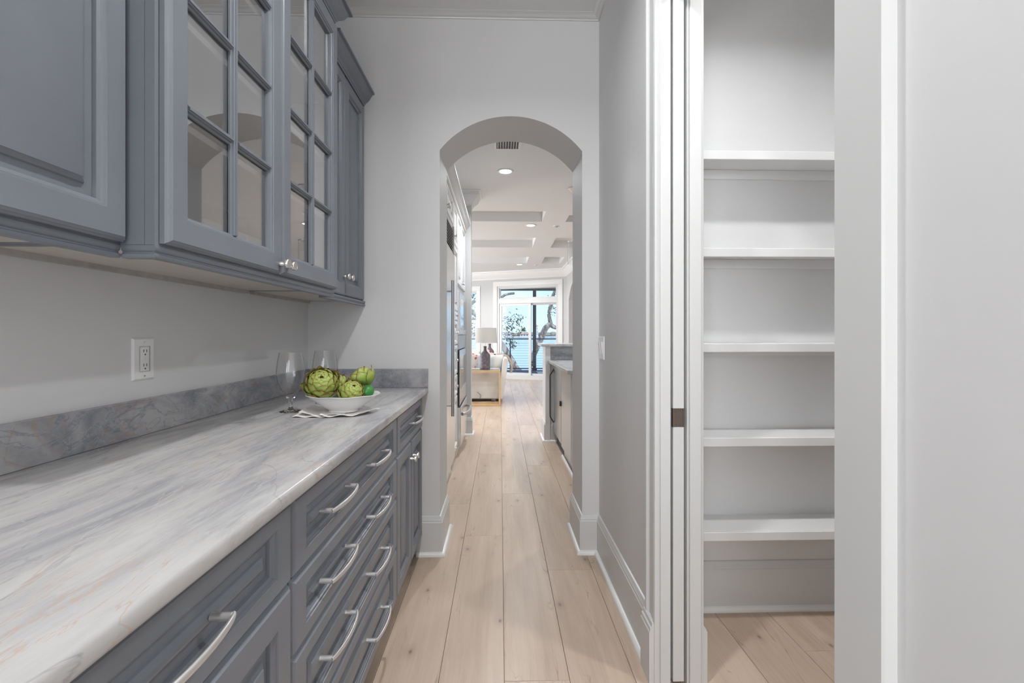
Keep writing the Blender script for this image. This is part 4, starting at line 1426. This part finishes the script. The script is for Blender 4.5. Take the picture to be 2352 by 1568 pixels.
def artichoke(label, c, R, tilt, az, n=46, openk=1.0, lo=118, hs=1.02, seed=1):
    random.seed(seed)
    t = empty('artichoke', c, label, 'artichoke', 'green artichokes in the bowl')
    t.rotation_euler = (0, 0, 0)
    rotm = Matrix.Rotation(az, 3, 'Z') @ Matrix.Rotation(tilt, 3, 'Y')
    C0 = Vector(c)
    core = MB().lathe([(0.004, -R * 0.78), (R * 0.5, -R * 0.62), (R * 0.80, -R * 0.2), (R * 0.82, R * 0.2), (R * 0.6, R * 0.6), (R * 0.25, R * 0.80), (0.003, R * 0.86)], 20)
    core.v = [tuple(C0 + rotm @ Vector(v)) for v in core.v]
    obj('heart', core, M['art_core'], t, smooth=60)
    ga = PI * (3 - math.sqrt(5))
    for i in range(n):
        k = i / (n - 1)                       # 0 = outermost, bottom
        phi = math.radians(lo - (lo - 20) * (k ** 0.85))   # polar angle of the leaf's middle
        th = i * ga + random.uniform(-0.08, 0.08)
        half = math.radians(34 - 14 * k)      # half length along the meridian
        wid = R * (0.56 - 0.22 * k) * random.uniform(0.92, 1.08)
        rr = R * (0.985 - 0.07 * k)
        op = (1 - k) ** 1.3 * 0.42 * openk * R * random.uniform(0.7, 1.25)
        vs, uvs = [], []
        NU, NV = 6, 6
        for lay in (0, 1):
            for jj in range(NV + 1):
                v = jj / NV
                w = wid * (0.62 + 0.38 * math.sin(min(1, v * 1.25) * PI * 0.5)) * (1 - max(0, (v - 0.62) / 0.38) ** 2.2 * 0.80)
                for ii in range(NU + 1):
                    u = -1 + 2 * ii / NU
                    ph = phi + half * (1 - 2 * v) - 0
                    off = op * v * v + R * 0.045 + (0.10 + 0.06 * (1 - k)) * R * (1 - u * u) * (0.4 + 0.6 * math.sin(v * PI)) - R * 0.10 * (1 - v) ** 2
                    if lay:
                        off -= 0.0016 + 0.0014 * (1 - v)
                    r_ = rr + off
                    # curl of the very tip
                    r_ += 0.0 if v < 0.9 else (0.025 * R) * (1 if k < 0.5 else -1)
                    st = max(0.12, math.sin(max(0.02, ph)))
                    da = u * w / (r_ * st) if st > 0.3 else u * w / (r_ * 0.3)
                    # flatter than the sphere, so the margins stand slightly proud
                    lift = 0.22 * (u * w) ** 2 / max(R, 1e-4)
                    x = (r_ + lift * (1 - k)) * st * math.cos(th + da)
                    y = (r_ + lift * (1 - k)) * st * math.sin(th + da)
                    z = r_ * math.cos(ph) * hs
                    vs.append(tuple(C0 + rotm @ Vector((x, y, z))))
                    e_ = max(v if v > 0.8 else v * 0.95, 0.0)
                    uvs.append((u * 0.5 + 0.5, min(1.0, e_ + (abs(u) > 0.9) * max(0, v - 0.35) * 0.4)))
        n1 = (NU + 1) * (NV + 1)
        fs = []
        for jj in range(NV):
            for ii in range(NU):
                a = jj * (NU + 1) + ii
                fs.append((a, a + 1, a + NU + 2, a + NU + 1))
                fs.append((n1 + a, n1 + a + NU + 1, n1 + a + NU + 2, n1 + a + 1))
        rim = list(range(NU + 1)) + [jj * (NU + 1) + NU for jj in range(1, NV + 1)] + [NV * (NU + 1) + ii for ii in range(NU - 1, -1, -1)] + [jj * (NU + 1) for jj in range(NV - 1, 0, -1)]
        for q_ in range(len(rim)):
            a, b = rim[q_], rim[(q_ + 1) % len(rim)]
            fs.append((a, n1 + a, n1 + b, b))
        m = MB()
        m.add(vs, fs)
        m.uv = uvs
        obj('leaf', m, M['bract'], t, smooth=70)
    return t


ZR = ZT + 0.0068
artichoke('largest green artichoke, open outer leaves hanging over the bowl rim', (-0.656, 1.695, ZR + 0.097), 0.0490, math.radians(50), math.radians(-72), 44, 1.05, seed=2)
artichoke('smaller green artichoke at the front middle of the bowl', (-0.540, 1.662, ZR + 0.074), 0.0370, math.radians(48), math.radians(-50), 40, 0.65, seed=5)
artichoke('green artichoke highest at the back of the bowl, leaning on its side', (-0.528, 1.760, ZR + 0.109), 0.040, math.radians(40), math.radians(-175), 32, 1.4, seed=9)
artichoke('artichoke mostly hidden between the two front ones', (-0.613, 1.745, ZR + 0.090), 0.034, math.radians(20), math.radians(-90), 24, 1.0, seed=12)
lm = MB().lathe([(0.024 * math.sin(PI * k / 14) + (0.0012 if k in (0, 14) else 0), -0.025 * math.cos(PI * k / 14) * (1.0 if k < 9 else 1.10)) for k in range(15)], 32)
lm.xf(Matrix.Translation((-0.494, 1.70, ZR + 0.070)) @ Matrix.Rotation(0.8, 4, 'Y'))
obj('lime', lm, M['lime'], label='smooth dark green round fruit at the bowl rim under the back artichoke', cat='fruit', smooth=70)

# ------------------------------------------------------------------ living room furniture
# open oak console table with glass top
cx0, cx1, cy0, cy1 = -1.62, 0.004, 7.60, 7.90
t = empty('console_table', (-0.8, 7.75, 0), 'light oak open frame console table with glass top behind the sofa', 'table')
for y in (cy0, cy1 - 0.035):
    boxo('top_rail', (cx0, cx1, y, y + 0.035, 0.562, 0.598), M['oak'], t, bevel=0.002)
    boxo('bottom_rail', (cx0, cx1, y, y + 0.035, 0.0, 0.036), M['oak'], t, bevel=0.002)
    for x in (cx0, cx1 - 0.03):
        boxo('leg', (x, x + 0.03, y, y + 0.035, 0.0365, 0.5615), M['oak'], t, bevel=0.002)
for x in (cx0, cx1 - 0.03):
    boxo('end_rail', (x, x + 0.03, cy0 + 0.036, cy1 - 0.036, 0.562, 0.598), M['oak'], t)
    boxo('end_rail', (x, x + 0.03, cy0 + 0.036, cy1 - 0.036, 0.0, 0.036), M['oak'], t)
boxo('glass_top', (cx0, cx1, cy0, cy1, 0.5985, 0.6085), M['crystal'], t)


# sofa beyond it, back towards the kitchen, flared arm
def rbox(x0, x1, y0, y1, z0, z1):
    return MB().box(x0, x1, y0, y1, z0, z1)


t = empty('sofa', (-1.0, 8.45, 0), 'white linen sofa with its back to the kitchen and a flared rounded arm', 'sofa')
boxo('back', (-2.1, 0.0, 7.93, 8.13, 0.075, 0.60), M['linen'], t, bevel=0.02, seg=3)
boxo('seat_base', (-2.1, 0.0, 8.131, 8.90, 0.075, 0.40), M['linen2'], t, bevel=0.02, seg=3)
boxo('seat_cushion', (-2.05, -0.03, 8.135, 8.92, 0.401, 0.52), M['linen2'], t, bevel=0.03, seg=3)
arm = MB().prism([(-0.02, 0.07), (0.045, 0.07), (0.135, 0.70), (0.138, 0.745), (0.120, 0.775), (0.085, 0.785), (0.058, 0.77), (0.045, 0.74), (0.03, 0.62), (-0.02, 0.30)], 1, 7.93, 8.92)
obj('arm', arm, M['linen2'], t, bevel=0.012, seg=3, smooth=60)
for x in (-2.0, -0.08):
    for y in (7.97, 8.80):
        boxo('leg', (x, x + 0.05, y, y + 0.05, 0, 0.0745), M['black'], t)
boxo('under_shade', (-1.9, -0.16, 7.96, 8.86, 0.03, 0.0745), M['black'], t)  # black slab standing in for the shade under the sofa


def pillow(name, c, sx, sy, sz, rot, mat, label, n=14, pw=0.55):
    m = MB()
    vs = []
    for side in (1, -1):
        for j in range(n + 1):
            for i in range(n + 1):
                u, v = -1 + 2 * i / n, -1 + 2 * j / n
                puff = ((1 - u * u) * (1 - v * v)) ** pw if abs(u) < 1 and abs(v) < 1 else 0
                pinch = 1 - 0.06 * (1 - abs(u * v))
                vs.append((u * sx / 2 * (1 - 0.05 * (1 - v * v)), side * (puff * sy / 2 + 0.002), v * sz / 2 * (1 - 0.05 * (1 - u * u))))
    N = (n + 1) ** 2
    fs = []
    for j in range(n):
        for i in range(n):
            a = j * (n + 1) + i
            fs += [(a, a + 1, a + n + 2, a + n + 1), (N + a, N + a + n + 1, N + a + n + 2, N + a + 1)]
    rim = list(range(n + 1)) + [j * (n + 1) + n for j in range(1, n + 1)] + [n * (n + 1) + i for i in range(n - 1, -1, -1)] + [j * (n + 1) for j in range(n - 1, 0, -1)]
    for k in range(len(rim)):
        a, b = rim[k], rim[(k + 1) % len(rim)]
        fs.append((a, N + a, N + b, b))
    m.add(vs, fs)
    m.xf(Matrix.Translation(c) @ Matrix.Rotation(rot[2], 4, 'Z') @ Matrix.Rotation(rot[1], 4, 'Y') @ Matrix.Rotation(rot[0], 4, 'X'))
    return obj(name, m, mat, label=label, cat='cushion', group='cushions on the sofa', smooth=70)


pillow('cushion', (-0.52, 8.24, 0.70), 0.34, 0.14, 0.34, (0.12, 0.25, -0.15), M['floral'], 'pink cushion with dark flowers at the tall cabinet end of the sofa')
pillow('cushion', (-0.26, 8.22, 0.665), 0.38, 0.15, 0.30, (0.1, 0.0, 0.0), M['teal_fabric'], 'pale teal cushion directly behind the slate lamp')
pillow('cushion', (-0.215, 8.40, 0.735), 0.26, 0.12, 0.32, (0.1, 0.55, 0.1), M['floral'], 'floral cushion peeking out behind the lamp shoulder')
pillow('cushion', (-0.065, 8.27, 0.67), 0.27, 0.20, 0.33, (0.05, 0.0, 0.5), M['linen2'], 'plump white cushion leaning by the sofa arm', pw=0.42)
# woven throw looped over far corner of the sofa
t = empty('woven_throw', (0.12, 8.75, 0.45), 'tan woven throw draped in a rounded loop over the sofa arm', 'throw')
vs, fs = [], []
n = 22
path = []
for i in range(n + 1):
    a = PI * (1.02 - 1.0 * i / n)
    path.append((-0.005 + 0.235 * math.cos(a) * 1.0, 0.62 + 0.215 * math.sin(a)))
path += [(0.243, 0.58), (0.238, 0.52), (0.225, 0.47)]
m = MB()
outer = path
inner = [(x * 0.80 - 0.002, 0.62 + (z - 0.62) * 0.80) if z > 0.60 else (x - 0.045, z) for x, z in path]
for (a, b) in ((0, len(path) - 1),):
    poly = outer + inner[::-1]
N = len(path)
for y in (8.62, 8.96):
    for x, z in outer:
        vs.append((x, y, z))
    for x, z in inner:
        vs.append((x, y, z))
for i in range(N - 1):
    fs += [(i, i + 1, N + i + 1, N + i), (2 * N + i, 3 * N + i, 3 * N + i + 1, 2 * N + i + 1), (i, 2 * N + i, 2 * N + i + 1, i + 1), (N + i, N + i + 1, 3 * N + i + 1, 3 * N + i)]
fs += [(0, N, 3 * N, 2 * N), (N - 1, 3 * N - 1, 4 * N - 1, 2 * N - 1)]
m.add(vs, fs)
obj('fabric', m, M['woven'], t, smooth=50, bevel=0.01)


def bottle(x, y, z0, name, label, cat, shade=False):
    t = empty(name, (x, y, z0), label, cat)
    pr = [(0.080, 0.0), (0.0865, 0.006), (0.088, 0.03), (0.088, 0.225), (0.084, 0.245), (0.070, 0.268), (0.045, 0.292), (0.030, 0.312), (0.025, 0.335), (0.0245, 0.370), (0.029, 0.374), (0.029, 0.388), (0.0255, 0.392), (0.010, 0.392)]
    obj('body', MB().lathe(pr, 40, (x, y, z0)), M['slate'], t, smooth=50)
    if shade:
        obj('stem', MB().cyl((x + 0.0, y, z0 + 0.392), (x, y, z0 + 0.62), 0.005, 10), M['steel_soft'], t)
        sh = MB().lathe([(0.188, 1.057), (0.180, 1.31), (0.177, 1.31), (0.185, 1.057)], 48, (x + 0.015, y, 0), closed=True)
        so = obj('lamp_shade', sh, M['shade'], t, smooth=50)
        obj('rim', MB().lathe([(0.1895, 1.054), (0.1895, 1.060), (0.1840, 1.060), (0.1840, 1.054)], 48, (x + 0.015, y, 0), closed=True), M['linen'], so)
        obj('rim', MB().lathe([(0.1815, 1.306), (0.1815, 1.312), (0.1760, 1.312), (0.1760, 1.306)], 48, (x + 0.015, y, 0), closed=True), M['linen'], so)
    return t


tl = bottle(-0.259, 7.75, 0.6087, 'table_lamp', 'table lamp with slate bottle base and off-white drum shade on the console', 'lamp', True)
crd = MB()
pts = []
for i in range(14):
    s = i / 13
    pts.append((-0.40 + 0.10 * s + 0.03 * math.sin(s * 6), 7.915, 0.20 - 0.13 * math.sin(s * PI * 0.5)))
obj('cord', crd.tube(pts, 0.003, 6), M['black'], tl, smooth=50)
# second slate bottle on a small side table beyond the sofa
sx_, sy_ = -0.212, 9.02
t = empty('side_table', (sx_, sy_ + 0.05, 0), 'small round white side table hidden beyond the sofa seat', 'table')
obj('top', MB().lathe([(0.17, 0.59), (0.175, 0.595), (0.175, 0.618), (0.17, 0.622)], 32, (sx_, sy_ + 0.12, 0)), M['shelf'], t, smooth=50)
obj('pedestal', MB().lathe([(0.12, 0.0), (0.12, 0.015), (0.03, 0.03), (0.022, 0.10), (0.022, 0.50), (0.06, 0.589)], 24, (sx_, sy_ + 0.12, 0)), M['shelf'], t, smooth=50)
bottle(sx_, sy_ + 0.10, 0.6225, 'bottle_vase', 'slate bottle vase whose neck rises behind the table lamp', 'vase')

# ------------------------------------------------------------------ outside: porch, railing, water, trees
pf = MB()
wa_, wb_ = MW @ Vector((-5.0, 0.16, 0)), MW @ Vector((2.6, 0.16, 0))
pf.add([(wa_.x, wa_.y, -0.03), (wb_.x, wb_.y, -0.03), (6, 15.62, -0.03), (-6, 15.62, -0.03), (wa_.x, wa_.y, -0.25), (wb_.x, wb_.y, -0.25), (6, 15.6, -0.25), (-6, 15.6, -0.25)],
       [(0, 1, 2, 3), (7, 6, 5, 4), (0, 4, 5, 1), (1, 5, 6, 2), (2, 6, 7, 3), (3, 7, 4, 0)])
struct('floor_porch', pf, M['deck'])
pf = MB()
pf.add([(wa_.x, wa_.y, 2.86), (wb_.x, wb_.y, 2.86), (6, 15.62, 2.86), (-6, 15.62, 2.86), (wa_.x, wa_.y, 3.1), (wb_.x, wb_.y, 3.1), (6, 15.62, 3.1), (-6, 15.62, 3.1)],
       [(0, 1, 2, 3), (7, 6, 5, 4), (0, 4, 5, 1), (1, 5, 6, 2), (2, 6, 7, 3), (3, 7, 4, 0)])
struct('ceiling_porch', pf, M['soffit'])
struct('trim_17', MB().box(-6, 6, 15.44, 15.60, 2.735, 2.86), M['soffit'])
struct('trim_18', MB().box(-6, 6, 15.42, 15.60, 2.69, 2.7345), M['alu'])
RY = 15.45
t = empty('porch_post', (1.17, RY, -0.03), 'dark grey square porch post outside the sliding glass doors', 'post')
boxo('shaft', (1.115, 1.225, RY + 0.035, RY + 0.145, -0.03, 2.69), M['alu'], t, bevel=0.004)
boxo('base_plate', (1.09, 1.25, RY + 0.032, RY + 0.149, -0.03, 0.03), M['alu'], t)
t = empty('deck_railing', (0, RY, -0.03), 'dark metal porch railing with horizontal wire cables', 'railing')
boxo('top_rail', (-5.8, 5.8, RY - 0.03, RY + 0.03, 1.02, 1.06), M['alu'], t, bevel=0.004)
boxo('bottom_rail', (-5.8, 5.8, RY - 0.02, RY + 0.02, 0.02, 0.055), M['alu'], t)
for x in (-5.6, -4.2, -2.8, -1.2, 0.34, 2.7, 4.2, 5.6):
    boxo('post', (x - 0.02, x + 0.02, RY - 0.02, RY + 0.02, -0.03, 1.02), M['alu'], t)
for k in range(10):
    z = 0.13 + k * 0.085
    obj('cable', MB().cyl((-5.6, RY, z), (5.6, RY, z), 0.0035, 6), M['steel_soft'], t)

obj('sea', MB().box(-2500, 2500, 40, 1084.5, -5.3, -5.0), M['water'], label='calm pale blue water beyond the porch railing', cat='water', kind='stuff')
obj('garden_ground', MB().box(-200, 200, 15.7, 39.9, -5.4, -4.97), M['treeline'], label='sloping garden ground below the porch', cat='ground', kind='stuff')
# far shore: bank, tree belt, houses, tower
sh = MB().box(-1500, 1500, 1085, 1500, -5.2, -3.8)
obj('shore', sh, M['tower'], label='pale sandy far shore under the distant trees', cat='shore', kind='stuff')
random.seed(11)
tb = MB()
for k in range(420):
    x = random.uniform(-900, 900)
    y = random.uniform(1120, 1190)
    r = random.uniform(6, 11)
    h = random.uniform(6, 12)
    prof = [(r * 0.5, -3.79), (r, -3 + h * 0.2), (r * 0.95, -4 + h * 0.6), (r * 0.6, -4 + h * 0.88), (r * 0.12, -4 + h)]
    tb.lathe(prof, 8, (x, y, 0))
obj('distant_trees', tb, M['treeline'], label='low belt of hazy trees on the far shore', cat='trees', kind='stuff', smooth=60)
t = empty('distant_tower', (86, 1050, -4), 'white tower building with red tiled top on the far shore', 'tower')
boxo('tower_body', (81, 91, 1086, 1096, -3.79, 13), M['tower'], t)
boxo('upper_storey', (82.5, 89.5, 1087, 1095, 13, 20), M['tower'], t)
obj('roof', MB().lathe([(6.2, 20), (6.2, 20.6), (0.4, 24)], 4, (86, 1091, 0)), M['house_roof'], t, smooth=0)
for z in (0, 5, 14):
    for x in (83.5, 88):
        boxo('window', (x - 0.6, x + 0.6, 1085.7, 1085.95) + (z, z + 2) if z < 12 else (x - 0.6, x + 0.6, 1086.7, 1086.95, z, z + 2), M['dark'], t)
for i, (x, w_, h) in enumerate(((-30, 22, 9), (12, 30, 8), (58, 20, 7), (150, 26, 7), (-75, 20, 8))):
    t = empty('distant_house', (x, 1095, -4), ['pale waterfront house seen through the left door pane', 'long low tan house on the far shore', 'small tan house left of the white tower', 'pale house far right on the distant shore', 'pale house seen through the side window'][i], 'house', 'houses on the far shore')
    boxo('wall', (x - w_ / 2, x + w_ / 2, 1090, 1102, -3.79, -4 + h * 0.65), M['tower'], t)
    obj('roof', MB().prism([(1088, -4 + h * 0.65), (1104, -4 + h * 0.65), (1096, -4 + h)], 0, x - w_ / 2 - 1, x + w_ / 2 + 1), M['house_roof'] if i % 2 == 0 else M['soffit'], t, smooth=0)
    for k in range(3):
        boxo('window', (x - w_ / 3 + k * w_ / 3 - 1.2, x - w_ / 3 + k * w_ / 3 + 1.2, 1089.7, 1089.95, -2.5, -0.2), M['dark'], t)


# live oaks near the porch: points are given where they stand (x, y, z)
def smooth_path(P, R, sub=6):
    out, rad = [], []
    n = len(P)
    for i in range(n - 1):
        p0, p1, p2, p3 = P[max(i - 1, 0)], P[i], P[i + 1], P[min(i + 2, n - 1)]
        for k in range(sub):
            s = k / sub
            q_ = [0.5 * ((2 * p1[d]) + (-p0[d] + p2[d]) * s + (2 * p0[d] - 5 * p1[d] + 4 * p2[d] - p3[d]) * s * s + (-p0[d] + 3 * p1[d] - 3 * p2[d] + p3[d]) * s ** 3) for d in range(3)]
            out.append(q_)
            rad.append((R[i] * (1 - s) + R[i + 1] * s) * (1 + 0.10 * noise.noise(Vector(q_) * 3)))
    out.append(P[-1]); rad.append(R[-1])
    return out, rad


def limb(parent, name, P, R):
    p, r = smooth_path(P, R)
    return obj(name, MB().tube(p, r, 12), M['bark'], parent, smooth=60)


def foliage(parent, blobs, n, seed, size=0.055):
    random.seed(seed)
    m = MB()
    for (cx_, cy_, cz_, r_) in blobs:
        for k in range(n):
            d = Vector((random.gauss(0, 0.5), random.gauss(0, 0.5), random.gauss(0, 0.5)))
            p = Vector((cx_, cy_, cz_)) + d * r_
            a = Vector((random.uniform(-1, 1), random.uniform(-1, 1), random.uniform(-1, 1))).normalized()
            b = a.orthogonal().normalized()
            s = size * random.uniform(0.6, 1.4)
            m.add([p - a * s, p + b * s * 0.5, p + a * s, p - b * s * 0.5], [(0, 1, 2, 3)])
    obj('foliage', m, M['leaf_oak'], parent, smooth=0, recalc=False, kind='stuff')


def twigs(parent, segs, r=0.012):
    m = MB()
    for a, b in segs:
        m.tube([a, ((a[0] + b[0]) / 2 + 0.05, (a[1] + b[1]) / 2, (a[2] + b[2]) / 2 + 0.06), b], [r, r * 0.7, r * 0.35], 5)
    obj('twigs', m, M['bark'], parent, smooth=50, kind='stuff')


def px3(px, py, Y):
    """where a feature measured at px, py stands on the plane Y (used once, for the fixed positions below)"""
    th = 27 / 1045.0
    u = ((px - 1176) / 1045.0 + th) / (1 - (px - 1176) / 1045.0 * th)
    dep = Y * math.cos(math.atan(th)) * (1 + u * th)
    return (u * Y, Y, 1.205 - (py - 767) / 1045.0 * dep)


YT = 24.0
o_ = lambda x, y, Y=YT: px3(1000 + x / 5.2275, 600 + y / 5.2275, Y)
t = empty('oak_tree', (1.6, YT, -4.9), 'twisting live oak trunk with rising limb seen through the right glass panel', 'tree', 'live oaks by the porch')
limb(t, 'trunk', [(1.2, YT, -4.96), (1.0, YT, -3.0), o_(1150, 1330), o_(1165, 1180), o_(1215, 1040), o_(1280, 900), o_(1325, 800), o_(1385, 750)], [0.42, 0.36, 0.12, 0.15, 0.15, 0.16, 0.15, 0.14])
limb(t, 'branch', [o_(1385, 750), o_(1372, 690), o_(1365, 620), o_(1385, 540), o_(1400, 480), o_(1412, 410), o_(1440, 330), o_(1460, 200)], [0.125, 0.10, 0.10, 0.10, 0.09, 0.08, 0.07, 0.04])
limb(t, 'branch', [o_(1385, 762), o_(1430, 790), o_(1490, 790), o_(1600, 770), o_(1760, 700)], [0.115, 0.10, 0.11, 0.12, 0.06])
foliage(t, [o_(1450, 580) + (0.35,), o_(1475, 400) + (0.35,), o_(1600, 500) + (0.8,), o_(1640, 350) + (0.8,)], 60, 3)
t = empty('oak_tree', (-0.6, 22, -4.9), 'dark leaning oak trunk with sparse leaves seen through the left glass panel', 'tree', 'live oaks by the porch')
Y2 = 22.0
limb(t, 'trunk', [(1.5, Y2, -4.96), o_(1060, 1480, Y2), o_(960, 1270, Y2), o_(880, 1130, Y2), o_(800, 1000, Y2), o_(700, 880, Y2), o_(560, 700, Y2), o_(400, 560, Y2), o_(480, 470, Y2)], [0.3, 0.16, 0.155, 0.145, 0.135, 0.13, 0.12, 0.10, 0.08])
limb(t, 'branch', [o_(700, 880, Y2), o_(740, 650, Y2), o_(770, 520, Y2), o_(800, 430, Y2), o_(860, 395, Y2), o_(950, 382, Y2)], [0.10, 0.07, 0.065, 0.06, 0.058, 0.055])
tw = []
for a, b in (((700, 880), (850, 820)), ((850, 820), (960, 720)), ((850, 820), (980, 800)), ((760, 850), (900, 900)), ((900, 900), (960, 980)), ((740, 700), (880, 690)), ((960, 720), (1040, 680)), ((430, 560), (460, 480)), ((440, 700), (480, 640)), ((420, 820), (470, 800))):
    tw.append((o_(*a, Y2), o_(*b, Y2)))
twigs(t, tw)
foliage(t, [o_(850, 720, Y2) + (0.42,), o_(940, 700, Y2) + (0.40,), o_(1010, 690, Y2) + (0.25,), o_(860, 830, Y2) + (0.5,), o_(960, 800, Y2) + (0.35,), o_(880, 930, Y2) + (0.35,), o_(1060, 820, Y2) + (0.12,), o_(830, 780, Y2) + (0.4,), o_(930, 1000, Y2) + (0.2,), o_(450, 400, Y2) + (0.3,), o_(455, 640, Y2) + (0.4,), o_(450, 800, Y2) + (0.4,), o_(350, 600, Y2) + (0.7,)], 42, 7)
